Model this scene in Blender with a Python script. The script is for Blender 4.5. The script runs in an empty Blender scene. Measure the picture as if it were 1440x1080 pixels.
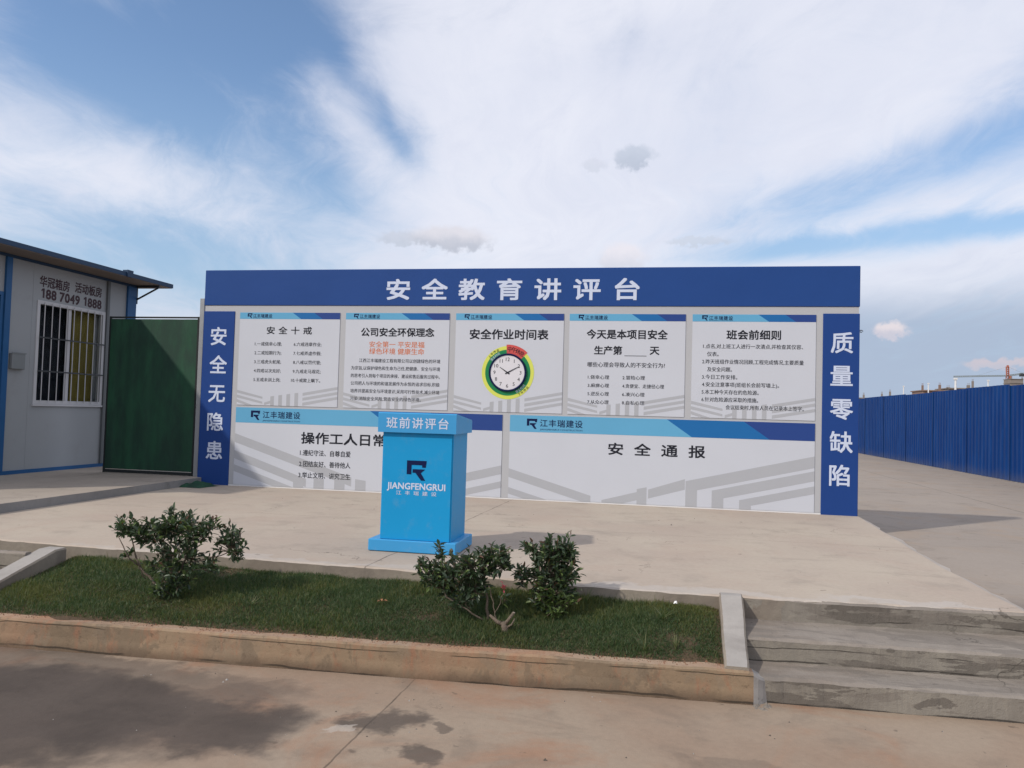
import bpy, math, random
from mathutils import Vector, Matrix, noise as mnoise
R = math.radians
sc = bpy.context.scene
COL = sc.collection
random.seed(7)

# ------------------------------------------------------------------ camera
cd = bpy.data.cameras.new('camera'); cam = bpy.data.objects.new('camera', cd); COL.objects.link(cam); sc.camera = cam
cd.sensor_fit = 'HORIZONTAL'; cd.sensor_width = 36.0; cd.lens = 27.455
cd.clip_start = 0.05; cd.clip_end = 9000
pitch, roll, yaw = 0.036687, 0.028173, 0.187593
f = Vector((-math.sin(yaw)*math.cos(pitch), math.cos(yaw)*math.cos(pitch), math.sin(pitch)))
r = Vector((math.cos(yaw), math.sin(yaw), 0)); u = r.cross(f)
r2 = math.cos(roll)*r+math.sin(roll)*u; u2 = -math.sin(roll)*r+math.cos(roll)*u
M = Matrix((r2, u2, -f)).transposed().to_4x4(); M.translation = (0, 0, 1.2)
cam.matrix_world = M

# ------------------------------------------------------------------ light
SUN_EL, SUN_AZ = R(38), R(44)          # AZ: heading of the shadows, from +X towards +Y
ld = bpy.data.lights.new('sun', 'SUN'); sun = bpy.data.objects.new('sun', ld); COL.objects.link(sun)
ld.energy = 2.7; ld.angle = R(1.2); ld.color = (1.0, 0.93, 0.83)
sd = Vector((math.cos(SUN_EL)*math.cos(SUN_AZ), math.cos(SUN_EL)*math.sin(SUN_AZ), -math.sin(SUN_EL)))
sun.rotation_euler = sd.to_track_quat('-Z', 'Y').to_euler(); sun.location = (-20, -20, 30)
sc.view_settings.view_transform = 'Standard'; sc.view_settings.look = 'None'
sc.view_settings.exposure = 0.0; sc.view_settings.gamma = 1.0; sc.view_settings.use_curve_mapping = False


class NT:
    """small wrapper for building node trees"""
    def __init__(s, nt): s.nt = nt; s.n = nt.nodes; s.l = nt.links
    def new(s, t, **kw):
        n = s.n.new(t)
        for k, v in kw.items(): setattr(n, k, v)
        return n
    def put(s, sock, v):
        if hasattr(v, 'is_output') or isinstance(v, bpy.types.NodeSocket): s.l.new(v, sock)
        elif isinstance(v, (tuple, list)) and len(v) == 3 and sock.type == 'RGBA': sock.default_value = (*v, 1)
        else: sock.default_value = v
    def m(s, op, a, b=None, c=None, clamp=False):
        n = s.new('ShaderNodeMath', operation=op, use_clamp=clamp)
        s.put(n.inputs[0], a)
        if b is not None: s.put(n.inputs[1], b)
        if c is not None: s.put(n.inputs[2], c)
        return n.outputs[0]
    def vm(s, op, a, b=None, sc=None):
        n = s.new('ShaderNodeVectorMath', operation=op); s.put(n.inputs[0], a)
        if b is not None: s.put(n.inputs[1], b)
        if sc is not None: s.put(n.inputs[3], sc)
        return n.outputs[0]
    def mix(s, fac, a, b, blend='MIX'):
        n = s.new('ShaderNodeMix', data_type='RGBA', blend_type=blend); n.clamp_factor = True
        s.put(n.inputs[0], fac); s.put(n.inputs[6], a); s.put(n.inputs[7], b); return n.outputs[2]
    def noise(s, vec, scale, detail=4, rough=0.55, dist=0.0, dims='3D'):
        n = s.new('ShaderNodeTexNoise', noise_dimensions=dims); s.put(n.inputs['Vector'], vec)
        n.inputs['Scale'].default_value = scale; n.inputs['Detail'].default_value = detail
        n.inputs['Roughness'].default_value = rough; n.inputs['Distortion'].default_value = dist
        return n.outputs['Fac']
    def ss(s, v, a, b):       # smooth step from a to b
        n = s.new('ShaderNodeMapRange', interpolation_type='SMOOTHSTEP', clamp=True)
        s.put(n.inputs[0], v); n.inputs[1].default_value = a; n.inputs[2].default_value = b
        return n.outputs[0]
    def xyz(s, v):
        n = s.new('ShaderNodeSeparateXYZ'); s.put(n.inputs[0], v); return n.outputs
    def comb(s, x, y, z):
        n = s.new('ShaderNodeCombineXYZ'); s.put(n.inputs[0], x); s.put(n.inputs[1], y); s.put(n.inputs[2], z); return n.outputs[0]


# ------------------------------------------------------------------ world: clear Nishita sky with cirrus and small cumulus
w = bpy.data.worlds.new('World'); sc.world = w; w.use_nodes = True
t = NT(w.node_tree); t.n.clear()
out = t.new('ShaderNodeOutputWorld'); bg = t.new('ShaderNodeBackground'); t.l.new(bg.outputs[0], out.inputs[0])
SKY = 0.15; bg.inputs[1].default_value = SKY
sky = t.new('ShaderNodeTexSky', sky_type='NISHITA', sun_disc=False)
sky.sun_elevation = SUN_EL; sky.sun_rotation = R(227); sky.air_density = 1.0; sky.dust_density = 0.6; sky.ozone_density = 2.0
dirv = t.vm('NORMALIZE', t.new('ShaderNodeTexCoord').outputs['Generated'])
dx, dy, dz = t.xyz(dirv)
az = t.m('MULTIPLY', t.m('ARCTAN2', dx, dy), 57.2958)
el = t.m('MULTIPLY', t.m('ARCSINE', dz), 57.2958)
# wind-drawn coordinates on a high cloud deck, used by the noises
den = t.m('ADD', t.m('MAXIMUM', dz, 0.0), 0.16)
P = t.comb(t.m('DIVIDE', dx, den), t.m('DIVIDE', dy, den), 0.0)
warp = t.new('ShaderNodeTexNoise'); t.put(warp.inputs['Vector'], P); warp.inputs['Scale'].default_value = 0.9; warp.inputs['Detail'].default_value = 3
Pw = t.vm('ADD', P, t.vm('SCALE', t.vm('SUBTRACT', warp.outputs['Color'], (0.5, 0.5, 0.5)), None, 0.9))
px_, py_, pz_ = t.xyz(Pw)
def drawn(th, across, along):      # coordinates stretched along a compass heading
    c, sn = math.cos(R(th)), math.sin(R(th))
    return t.comb(t.m('MULTIPLY', t.m('SUBTRACT', t.m('MULTIPLY', px_, c), t.m('MULTIPLY', py_, sn)), across), t.m('MULTIPLY', t.m('ADD', t.m('MULTIPLY', px_, sn), t.m('MULTIPLY', py_, c)), along), 0.0)
streak = t.noise(drawn(-8, 1.7, 0.50), 1.5, 8, 0.62, 0.35)
wisps = t.noise(drawn(-20, 2.6, 1.1), 2.6, 9, 0.66, 0.5)
soft = t.noise(Pw, 0.8, 4, 0.5)
fine = t.noise(Pw, 5.5, 8, 0.66, 0.3)
wz = t.m('MULTIPLY', t.m('SUBTRACT', soft, 0.5), 6.0)
wz2 = t.m('MULTIPLY', t.m('SUBTRACT', streak, 0.5), 9.0)
azw = t.m('ADD', az, wz); elw = t.m('ADD', el, t.m('ADD', t.m('MULTIPLY', wz, -0.25), t.m('MULTIPLY', wz2, 0.28)))


def blob(a, e, c, ra, re, rot=0.0, p=1.0):
    x = t.m('SUBTRACT', a, c[0]); y = t.m('SUBTRACT', e, c[1]); cr, sr = math.cos(R(rot)), math.sin(R(rot))
    X = t.m('DIVIDE', t.m('ADD', t.m('MULTIPLY', x, cr), t.m('MULTIPLY', y, sr)), ra)
    Y = t.m('DIVIDE', t.m('SUBTRACT', t.m('MULTIPLY', y, cr), t.m('MULTIPLY', x, sr)), re)
    d2 = t.m('ADD', t.m('MULTIPLY', X, X), t.m('MULTIPLY', Y, Y))
    return t.m('MULTIPLY', t.m('EXPONENT', t.m('MULTIPLY', d2, -1.0)), p)


holes = [((-37, 23), 14, 5.5, 16, 0.95), ((-28.5, 25.5), 5.0, 3.0, 10, 0.60), ((-27, 19), 5, 3.2, -30, 0.50), ((-22.5, 22.0), 4.2, 1.1, -52, 0.42), ((-20.5, 20.5), 2.4, 0.8, -70, 0.25),
         ((-31, 16.5), 8, 3.2, -25, 0.55), ((-42, 9), 10, 3.6, 0, 0.62), ((-31, 9.5), 9, 3.8, -14, 0.62), ((-23, 14.5), 5, 2.4, -35, 0.36), ((-19, 18.5), 3, 1.6, -50, 0.25), ((-4, 25), 6, 2.0, 10, 0.22),
         ((24.5, 19.2), 9.5, 2.7, 22, 0.80), ((11.5, 15.2), 9, 1.6, 17, 0.62), ((24, 12.8), 11, 0.95, 6, 0.95), ((9, 12.0), 7, 0.85, 5, 0.80),
         ((-40, 36), 15, 5, 30, 0.6), ((70, 28), 22, 12, 10, 0.6), ((-100, 30), 25, 14, 0, 0.6), ((150, 40), 30, 14, 0, 0.5)]
H = None
for c, ra, re, rot, p in holes:
    b = blob(azw, elw, c, ra, re, rot, p); H = b if H is None else t.m('ADD', H, b)
dens = t.m('ADD', 1.02, t.m('MULTIPLY', t.m('SUBTRACT', streak, 0.5), 1.15))
dens = t.m('ADD', dens, t.m('ADD', t.m('MULTIPLY', t.m('SUBTRACT', fine, 0.5), 0.35), t.m('MULTIPLY', t.m('SUBTRACT', wisps, 0.5), 0.85)))
dens = t.m('SUBTRACT', dens, t.m('MULTIPLY', H, 1.18))
dens = t.m('MULTIPLY', t.ss(dens, -0.12, 1.06), 0.95)
blue = t.mix(1.0, sky.outputs[0], (0.98, 1.02, 1.06), 'MULTIPLY')
haze = t.ss(el, 24.0, 1.0)
blue = t.mix(t.m('MULTIPLY', haze, 0.85), blue, (2.55, 3.55, 4.75))
# cloud white, a little greyer where thick and low
cl = t.mix(t.ss(t.m('ADD', t.m('MULTIPLY', soft, 0.5), t.m('MULTIPLY', wisps, 0.5)), 0.36, 0.66), (5.75, 5.85, 6.45), (5.0, 5.2, 6.0))
cl = t.mix(t.m('MULTIPLY', t.ss(el, 13, 7), 0.35), cl, (3.6, 4.1, 5.0))
cl = t.mix(t.m('MULTIPLY', t.ss(az, -14, 12), t.m('MULTIPLY', t.ss(elw, 10.0, 6.0), 0.88)), cl, (2.55, 3.15, 4.15))
skyc = t.mix(dens, blue, cl)
# small cumulus: position, size, lit and shaded colour
edge = t.noise(t.comb(az, el, 0.0), 0.9, 5, 0.6)
edf = t.noise(t.comb(az, el, 3.0), 1.5, 4, 0.52)
for c, ra, re, lit, shd, p in [((-15.6, 12.5), 3.2, 0.95, (5.0, 4.9, 5.3), (3.3, 3.5, 4.1), 0.8), ((-19.2, 12.3), 1.8, 0.6, (3.9, 4.1, 4.7), (3.4, 3.7, 4.3), 0.55),
                          ((-2.9, 11.4), 1.8, 1.15, (5.7, 5.5, 5.9), (4.5, 4.6, 5.2), 0.8), ((2.5, 12.5), 2.6, 0.35, (3.9, 4.2, 4.8), (3.7, 4.0, 4.6), 0.45),
                          ((15.0, 6.15), 1.35, 0.6, (5.5, 5.0, 5.2), (4.2, 4.1, 4.7), 0.9), ((21.2, 3.9), 2.3, 0.36, (4.4, 3.9, 4.2), (3.9, 3.8, 4.3), 0.75),
                          ((-2.2, 18.35), 1.6, 0.85, (3.6, 4.0, 4.8), (3.1, 3.5, 4.3), 0.75), ((-5.2, 17.9), 0.95, 0.4, (4.3, 4.5, 5.2), (4.0, 4.3, 5.0), 0.45)]:
    b = blob(t.m('ADD', az, t.m('MULTIPLY', t.m('SUBTRACT', edge, 0.5), 1.6)), t.m('ADD', el, t.m('MULTIPLY', t.m('SUBTRACT', edf, 0.5), 1.3)), c, ra, re)
    mk = t.m('MULTIPLY', t.ss(t.m('ADD', b, t.m('MULTIPLY', t.m('SUBTRACT', edf, 0.5), 0.5)), 0.25, 0.7), p)
    lt = t.ss(t.m('ADD', t.m('SUBTRACT', el, c[1]), t.m('MULTIPLY', t.m('SUBTRACT', edge, 0.5), 1.2)), -re*0.7, re*0.6)
    skyc = t.mix(mk, skyc, t.mix(lt, shd, lit))
# below the horizon
skyc = t.mix(t.ss(el, 0.0, -2.0), skyc, (1.6, 1.6, 1.6))
t.l.new(skyc, bg.inputs[0])


# ------------------------------------------------------------------ mesh helpers
class MB:
    def __init__(s): s.v = []; s.f = []; s.mi = []
    def face(s, pts, mi=0):
        b = len(s.v); s.v += [tuple(p) for p in pts]; s.f.append(tuple(range(b, b+len(pts)))); s.mi.append(mi)
    def box(s, x0, x1, y0, y1, z0, z1, mi=0, bev=0.0):
        if bev <= 0:
            b = len(s.v)
            s.v += [(x0, y0, z0), (x1, y0, z0), (x1, y1, z0), (x0, y1, z0), (x0, y0, z1), (x1, y0, z1), (x1, y1, z1), (x0, y1, z1)]
            for q in ((0, 3, 2, 1), (4, 5, 6, 7), (0, 1, 5, 4), (1, 2, 6, 5), (2, 3, 7, 6), (3, 0, 4, 7)): s.f.append(tuple(b+i for i in q)); s.mi.append(mi)
            return
        # chamfered box
        b = len(s.v); e = bev; idx = {}
        X = (x0, x1); Y = (y0, y1); Z = (z0, z1)
        for i in (0, 1):
            for j in (0, 1):
                for k in (0, 1):
                    sx, sy, sz = (1-2*i)*e, (1-2*j)*e, (1-2*k)*e
                    for ax, p in (('x', (X[i], Y[j]+sy, Z[k]+sz)), ('y', (X[i]+sx, Y[j], Z[k]+sz)), ('z', (X[i]+sx, Y[j]+sy, Z[k]))):
                        idx[(ax, i, j, k)] = len(s.v); s.v.append(p)
        def F(q): s.f.append(tuple(q)); s.mi.append(mi)
        for i in (0, 1): F([idx[('x', i, *q)] for q in (((0, 0), (0, 1), (1, 1), (1, 0)) if i == 0 else ((0, 0), (1, 0), (1, 1), (0, 1)))])
        for j in (0, 1): F([idx[('y', q[0], j, q[1])] for q in (((0, 0), (1, 0), (1, 1), (0, 1)) if j == 0 else ((0, 0), (0, 1), (1, 1), (1, 0)))])
        for k in (0, 1): F([idx[('z', *q, k)] for q in (((0, 0), (0, 1), (1, 1), (1, 0)) if k == 0 else ((0, 0), (1, 0), (1, 1), (0, 1)))])
        for j in (0, 1):
            for k in (0, 1): F([idx[('y', 0, j, k)], idx[('y', 1, j, k)], idx[('z', 1, j, k)], idx[('z', 0, j, k)]])
        for i in (0, 1):
            for k in (0, 1): F([idx[('x', i, 0, k)], idx[('x', i, 1, k)], idx[('z', i, 1, k)], idx[('z', i, 0, k)]])
        for i in (0, 1):
            for j in (0, 1): F([idx[('x', i, j, 0)], idx[('x', i, j, 1)], idx[('y', i, j, 1)], idx[('y', i, j, 0)]])
        for i in (0, 1):
            for j in (0, 1):
                for k in (0, 1): F([idx[(a, i, j, k)] for a in 'xyz'])
    def prism(s, poly, y0, y1, mi=0):          # polygon in XZ, pushed along Y
        n = len(poly)
        s.face([(x, y0, z) for x, z in poly], mi); s.face([(x, y1, z) for x, z in reversed(poly)], mi)
        for i in range(n):
            a, b = poly[i], poly[(i+1) % n]
            s.face([(a[0], y0, a[1]), (a[0], y1, a[1]), (b[0], y1, b[1]), (b[0], y0, b[1])], mi)
    def tube(s, pts, rad, n=6, mi=0, cap=True):
        pts = [Vector(p) for p in pts]; rads = rad if isinstance(rad, (list, tuple)) else [rad]*len(pts); rings = []
        up = Vector((0.31, 0.17, 0.93))
        for i, p in enumerate(pts):
            d = (pts[min(i+1, len(pts)-1)]-pts[max(i-1, 0)]).normalized()
            a = d.cross(up)
            if a.length < 0.05: a = d.cross(Vector((1, 0, 0)))
            a.normalize(); b = d.cross(a); base = len(s.v)
            for k in range(n):
                q = 2*math.pi*k/n; s.v.append(tuple(p+a*math.cos(q)*rads[i]+b*math.sin(q)*rads[i]))
            rings.append(base)
        for i in range(len(rings)-1):
            for k in range(n):
                s.f.append((rings[i]+k, rings[i]+(k+1) % n, rings[i+1]+(k+1) % n, rings[i+1]+k)); s.mi.append(mi)
        if cap:
            s.f.append(tuple(rings[0]+k for k in reversed(range(n)))); s.mi.append(mi)
            s.f.append(tuple(rings[-1]+k for k in range(n))); s.mi.append(mi)
    def ring(s, cx, cz, y, r0, r1, n=64, a0=0.0, a1=360.0, mi=0):
        for k in range(n):
            p, q = R(a0+(a1-a0)*k/n), R(a0+(a1-a0)*(k+1)/n)
            s.face([(cx+r0*math.cos(p), y, cz+r0*math.sin(p)), (cx+r0*math.cos(q), y, cz+r0*math.sin(q)), (cx+r1*math.cos(q), y, cz+r1*math.sin(q)), (cx+r1*math.cos(p), y, cz+r1*math.sin(p))], mi)
    def join(s, o, mi=None):
        b = len(s.v); s.v += o.v; s.f += [tuple(i+b for i in q) for q in o.f]; s.mi += o.mi if mi is None else [mi]*len(o.f)


def root_loc(o):
    while o is not None and o.parent is not None: o = o.parent
    return o.location if o is not None else Vector((0, 0, 0))


def obj(name, mb, mats, parent=None, smooth=False, at=None):
    mats = mats if isinstance(mats, (list, tuple)) else [mats]
    L = Vector(at) if at is not None else (root_loc(parent) if parent else Vector((0, 0, 0)))
    me = bpy.data.meshes.new(name)
    me.from_pydata([(x-L.x, y-L.y, z-L.z) for x, y, z in mb.v], [], mb.f)
    for m_ in mats: me.materials.append(m_)
    me.polygons.foreach_set('material_index', mb.mi)
    if smooth: me.polygons.foreach_set('use_smooth', [True]*len(mb.f))
    me.update()
    o = bpy.data.objects.new(name, me); COL.objects.link(o)
    if parent: o.parent = parent
    elif at is not None: o.location = L
    return o


def thing(name, label, cat, loc, group=None):
    o = bpy.data.objects.new(name, None); COL.objects.link(o); o.location = loc; o.empty_display_size = 0.2
    o['label'] = label; o['category'] = cat
    if group: o['group'] = group
    bpy.context.view_layer.update() if False else None
    return o


def tag(o, label, cat, group=None, kind=None):
    o['label'] = label; o['category'] = cat
    if group: o['group'] = group
    if kind: o['kind'] = kind
    return o


def struct(name, mb, mats, label=None, kind='structure', smooth=False):
    o = obj(name, mb, mats, smooth=smooth); o['kind'] = kind
    if label: o['label'] = label
    return o


# ------------------------------------------------------------------ materials
def base_mat(name):
    m = bpy.data.materials.new(name); m.use_nodes = True; t = NT(m.node_tree)
    return m, t, m.node_tree.nodes['Principled BSDF']


def plain(name, col, rough=0.5, var=0.12, vs=3.0, metal=0.0, spec=0.25, bump=0.0, bs=20.0, dirt=None):
    m, t, p = base_mat(name)
    pos = t.new('ShaderNodeNewGeometry').outputs['Position']
    n = t.noise(pos, vs, 5, 0.6)
    k = t.m('ADD', 1.0-var, t.m('MULTIPLY', n, 2*var))
    c = t.mix(1.0, col, t.comb(k, k, k), 'MULTIPLY')
    if dirt:
        dm = t.m('MULTIPLY', t.ss(t.noise(pos, dirt[1], 7, 0.7), 0.52, 0.75), dirt[2]); c = t.mix(dm, c, dirt[0])
    t.put(p.inputs['Base Color'], c); p.inputs['Metallic'].default_value = metal
    t.put(p.inputs['Roughness'], t.m('ADD', rough-0.06, t.m('MULTIPLY', n, 0.12))); p.inputs['Specular IOR Level'].default_value = spec
    if bump:
        b = t.new('ShaderNodeBump'); b.inputs['Strength'].default_value = bump; b.inputs['Distance'].default_value = 0.02
        t.put(b.inputs['Height'], t.noise(pos, bs, 4, 0.55)); t.l.new(b.outputs[0], p.inputs['Normal'])
    return m


def concrete(name, light, mid, dark, blobs=(), blobcol=(0.1, 0.085, 0.07), dust=None, lines=(), spots=(), spotcol=(0.5, 0.45, 0.4), rough=0.88, bump=0.35, ms=0.55, patch=None, base_dirt=None, psoft=0.02, zlines=(), rust=False):
    """weathered concrete: big tone shifts, mottling, grit, damp stains and darker blots with their own outline, saw-cut joints and hair cracks"""
    m, t, p = base_mat(name)
    pos = t.new('ShaderNodeNewGeometry').outputs['Position']
    x, y, z = t.xyz(pos)
    big = t.noise(pos, ms, 4, 0.55, 0.4); med = t.noise(pos, 2.3, 6, 0.62, 0.3); fin = t.noise(pos, 26, 5, 0.7); grit = t.noise(pos, 170, 2, 0.6)
    st = t.noise(t.comb(t.m('MULTIPLY', x, 0.9), t.m('MULTIPLY', y, 3.0), z), 1.3, 6, 0.65, 0.6)
    c = t.mix(t.ss(big, 0.36, 0.64), light, mid)
    c = t.mix(t.m('MULTIPLY', t.ss(med, 0.5, 0.72), 0.5), c, dark)
    c = t.mix(t.m('MULTIPLY', t.ss(st, 0.54, 0.78), 0.45), c, dark)
    if dust:
        dn = t.noise(pos, 1.1, 6, 0.65, 0.8); c = t.mix(t.m('MULTIPLY', t.ss(dn, 0.47, 0.68), dust[1]), c, dust[0])
    if patch:      # old repairs and flaked skins with sharp outlines
        pv = t.comb(t.m('MULTIPLY', x, patch[2][0]), t.m('MULTIPLY', y, patch[2][1]), t.m('MULTIPLY', z, patch[2][2]))
        pn = t.noise(pv, 2.6, 6, 0.62, 0.5); c = t.mix(t.m('MULTIPLY', t.ss(pn, 0.515, 0.515+psoft), patch[1]), c, patch[0])
        pn2 = t.noise(t.vm('ADD', pv, (5, 9, 2)), 3.4, 6, 0.62, 0.4); c = t.mix(t.m('MULTIPLY', t.ss(pn2, 0.56, 0.585), patch[1]*0.8), c, tuple(v*1.55 for v in patch[0]))
    if rust:       # red soil washed over the edge, in fine crumbs and runs
        rn = t.noise(t.comb(t.m('MULTIPLY', x, 5.0), y, t.m('MULTIPLY', z, 2.0)), 2.0, 8, 0.72, 0.4)
        c = t.mix(t.m('MULTIPLY', t.ss(rn, 0.50, 0.66), 0.65), c, (0.30, 0.145, 0.085)); rn2 = t.noise(pos, 22, 6, 0.75)
        c = t.mix(t.m('MULTIPLY', t.ss(rn2, 0.54, 0.68), 0.5), c, (0.11, 0.078, 0.052))
    if base_dirt:  # soil splashed along the foot
        bd = t.m('ADD', t.m('SUBTRACT', z, base_dirt[1]), t.m('MULTIPLY', t.m('SUBTRACT', med, 0.5), 0.12))
        c = t.mix(t.m('MULTIPLY', t.ss(bd, base_dirt[2], -0.01), 0.8), c, base_dirt[0])
    wx = t.m('MULTIPLY', t.m('SUBTRACT', t.noise(pos, 2.2, 5, 0.6), 0.5), 1.0)
    wy = t.m('MULTIPLY', t.m('SUBTRACT', t.noise(t.vm('ADD', pos, (7, 3, 1)), 2.2, 5, 0.6), 0.5), 0.8)

    def blobmask(bl):
        B = None
        for cx, cy, rx, ry, s in bl:
            X = t.m('DIVIDE', t.m('SUBTRACT', t.m('ADD', x, wx), cx), rx); Y = t.m('DIVIDE', t.m('SUBTRACT', t.m('ADD', y, wy), cy), ry)
            q = t.m('MULTIPLY', t.ss(t.m('ADD', t.m('MULTIPLY', X, X), t.m('MULTIPLY', Y, Y)), 1.45, 0.45), s)
            B = q if B is None else t.m('MAXIMUM', B, q)
        return B
    blob_fac = None
    if blobs:
        blob_fac = blobmask(blobs); c = t.mix(blob_fac, c, t.mix(t.ss(med, 0.35, 0.7), blobcol, tuple(v*0.72 for v in blobcol)))
    if spots:
        c = t.mix(blobmask(spots), c, spotcol)
    g = t.m('ADD', 0.80, t.m('ADD', t.m('MULTIPLY', fin, 0.26), t.m('MULTIPLY', grit, 0.14)))
    c = t.mix(1.0, c, t.comb(g, g, g), 'MULTIPLY')
    pit = t.ss(t.noise(pos, 9, 3, 0.5), 0.70, 0.76); c = t.mix(t.m('MULTIPLY', pit, 0.5), c, tuple(v*0.45 for v in dark))
    vor = t.new('ShaderNodeTexVoronoi', feature='DISTANCE_TO_EDGE'); vor.inputs['Scale'].default_value = 0.42
    t.put(vor.inputs['Vector'], t.vm('ADD', pos, t.comb(wx, wy, 0.0)))
    crack = t.m('MULTIPLY', t.ss(vor.outputs[0], 0.0032, 0.0008), t.ss(t.noise(pos, 0.6, 2, 0.5), 0.52, 0.62))
    c = t.mix(t.m('MULTIPLY', crack, 0.55), c, tuple(v*0.3 for v in dark))
    jn = t.m('MULTIPLY', t.m('SUBTRACT', t.noise(pos, 5, 4, 0.6), 0.5), 0.03)
    for ax, k, wd, sl in lines:
        d = t.m('ABSOLUTE', t.m('ADD', t.m('SUBTRACT', t.m('ADD', x if ax == 'x' else y, t.m('MULTIPLY', y if ax == 'x' else x, -sl)), k), jn))
        c = t.mix(t.m('MULTIPLY', t.ss(d, wd*1.6, wd*0.4), t.m('ADD', 0.35, t.m('MULTIPLY', t.ss(t.noise(pos, 2.0, 3, 0.5), 0.4, 0.6), 0.4))), c, tuple(v*0.25 for v in dark))
    for z0, wd in zlines:      # ragged cracks running along a riser
        zz = t.m('ABSOLUTE', t.m('ADD', t.m('SUBTRACT', z, z0), t.m('ADD', t.m('MULTIPLY', jn, 0.7), t.m('MULTIPLY', t.m('SUBTRACT', t.noise(pos, 0.9, 3, 0.5), 0.5), 0.10))))
        c = t.mix(t.m('MULTIPLY', t.ss(zz, wd*1.5, wd*0.5), t.m('MULTIPLY', t.ss(t.noise(pos, 1.7, 3, 0.5), 0.42, 0.5), 0.85)), c, tuple(v*0.3 for v in dark))
    t.put(p.inputs['Base Color'], c)
    p.inputs['Specular IOR Level'].default_value = 0.3
    if blob_fac is not None: t.put(p.inputs['Roughness'], t.m('SUBTRACT', rough, t.m('MULTIPLY', blob_fac, 0.12)))
    else: p.inputs['Roughness'].default_value = rough
    b = t.new('ShaderNodeBump'); b.inputs['Strength'].default_value = bump; b.inputs['Distance'].default_value = 0.012
    t.put(b.inputs['Height'], t.m('ADD', t.m('MULTIPLY', med, 0.7), t.m('ADD', t.m('MULTIPLY', fin, 0.5), t.m('MULTIPLY', grit, 0.25)))); t.l.new(b.outputs[0], p.inputs['Normal'])
    return m


C_plat = concrete('platform_concrete', (0.43, 0.367, 0.298), (0.392, 0.325, 0.268), (0.275, 0.235, 0.195), dust=((0.40, 0.315, 0.255), 0.5), lines=[('x', -2.40, 0.006, 0.040), ('y', 8.15, 0.003, 0.01)], spots=[(0.2, 5.6, 1.2, 0.10, 0.45), (-3.2, 5.72, 1.6, 0.10, 0.4), (1.7, 5.72, 0.6, 0.08, 0.5)], spotcol=(0.46, 0.43, 0.40))
C_road = concrete('road_concrete', (0.305, 0.24, 0.18), (0.275, 0.20, 0.145), (0.17, 0.135, 0.105),
                  blobs=[(-3.4, 3.75, 1.25, 0.66, 0.95), (-3.7, 4.42, 1.3, 0.17, 0.55), (-3.0, 4.3, 0.9, 0.14, 0.45), (-2.35, 3.78, 0.62, 0.36, 0.9), (-2.9, 4.15, 0.95, 0.20, 0.6), (-1.42, 4.02, 0.27, 0.17, 0.8), (-1.16, 3.62, 0.17, 0.12, 0.75), (-1.02, 4.0, 0.12, 0.06, 0.6), (-4.6, 3.9, 0.9, 0.5, 0.9), (-3.3, 3.2, 0.75, 0.3, 0.9), (1.2, 3.5, 0.5, 0.12, 0.35), (0.4, 3.85, 0.3, 0.1, 0.25)],
                  blobcol=(0.074, 0.058, 0.049), dust=((0.30, 0.165, 0.10), 0.66), lines=[('x', -1.58, 0.005, 0.030)], spots=[(-1.5, 3.86, 0.05, 0.10, 0.6)], spotcol=(0.42, 0.37, 0.32), ms=0.8)
C_yard = concrete('yard_concrete', (0.31, 0.265, 0.225), (0.28, 0.24, 0.205), (0.20, 0.168, 0.14), blobs=[(3.2, 6.6, 0.75, 0.7, 0.6), (4.6, 9.5, 0.3, 0.2, 0.4)], blobcol=(0.17, 0.145, 0.125), dust=((0.31, 0.235, 0.17), 0.5), lines=[('y', 17.5, 0.012, 0.02), ('x', 6.1, 0.01, 0.0)], ms=0.3)  # first blob darkens the ground just right of the platform edge
C_slab = concrete('slab_concrete', (0.36, 0.31, 0.26), (0.32, 0.275, 0.23), (0.22, 0.19, 0.165))
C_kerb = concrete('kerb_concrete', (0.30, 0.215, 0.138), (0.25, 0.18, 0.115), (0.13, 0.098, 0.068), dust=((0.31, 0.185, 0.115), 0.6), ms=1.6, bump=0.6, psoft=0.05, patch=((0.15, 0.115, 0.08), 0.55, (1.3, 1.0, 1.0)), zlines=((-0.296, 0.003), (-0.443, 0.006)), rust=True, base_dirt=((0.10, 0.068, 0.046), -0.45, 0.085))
C_step = concrete('step_concrete', (0.27, 0.238, 0.205), (0.23, 0.20, 0.172), (0.13, 0.112, 0.095), dust=((0.19, 0.155, 0.125), 0.5), ms=1.6, bump=0.7, patch=((0.17, 0.15, 0.13), 0.6, (0.55, 2.2, 4.0)))
C_wall = concrete('verge_wall_concrete', (0.27, 0.235, 0.19), (0.22, 0.185, 0.15), (0.12, 0.10, 0.085), ms=1.5, bump=0.7)
C_cheek = concrete('cheek_concrete', (0.36, 0.335, 0.31), (0.31, 0.29, 0.268), (0.21, 0.19, 0.175), ms=1.8)
M_soil = plain('red_soil', (0.085, 0.058, 0.036), 0.95, 0.4, 6, bump=0.8, bs=40)
M_dirt = plain('far_earth', (0.22, 0.17, 0.12), 0.95, 0.3, 0.05)
M_blue = plain('banner_blue', (0.016, 0.060, 0.225), 0.5, 0.09, 1.2, spec=0.18, bump=0.14, bs=4)
M_blueside = plain('side_blue', (0.014, 0.052, 0.215), 0.5, 0.09, 1.2, spec=0.18, bump=0.10, bs=5)
M_white = plain('poster_white', (0.535, 0.555, 0.605), 0.45, 0.045, 1.3, bump=0.05, bs=4)
M_grey = plain('backing_grey', (0.43, 0.435, 0.45), 0.5, 0.04, 2)
M_pat = plain('print_grey', (0.40, 0.41, 0.435), 0.45, 0.05, 2)
M_let = plain('letter_white', (0.56, 0.62, 0.76), 0.5, 0.03, 3)
M_ink = plain('ink_dark', (0.020, 0.022, 0.030), 0.6, 0.1, 3, spec=0.1)
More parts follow.
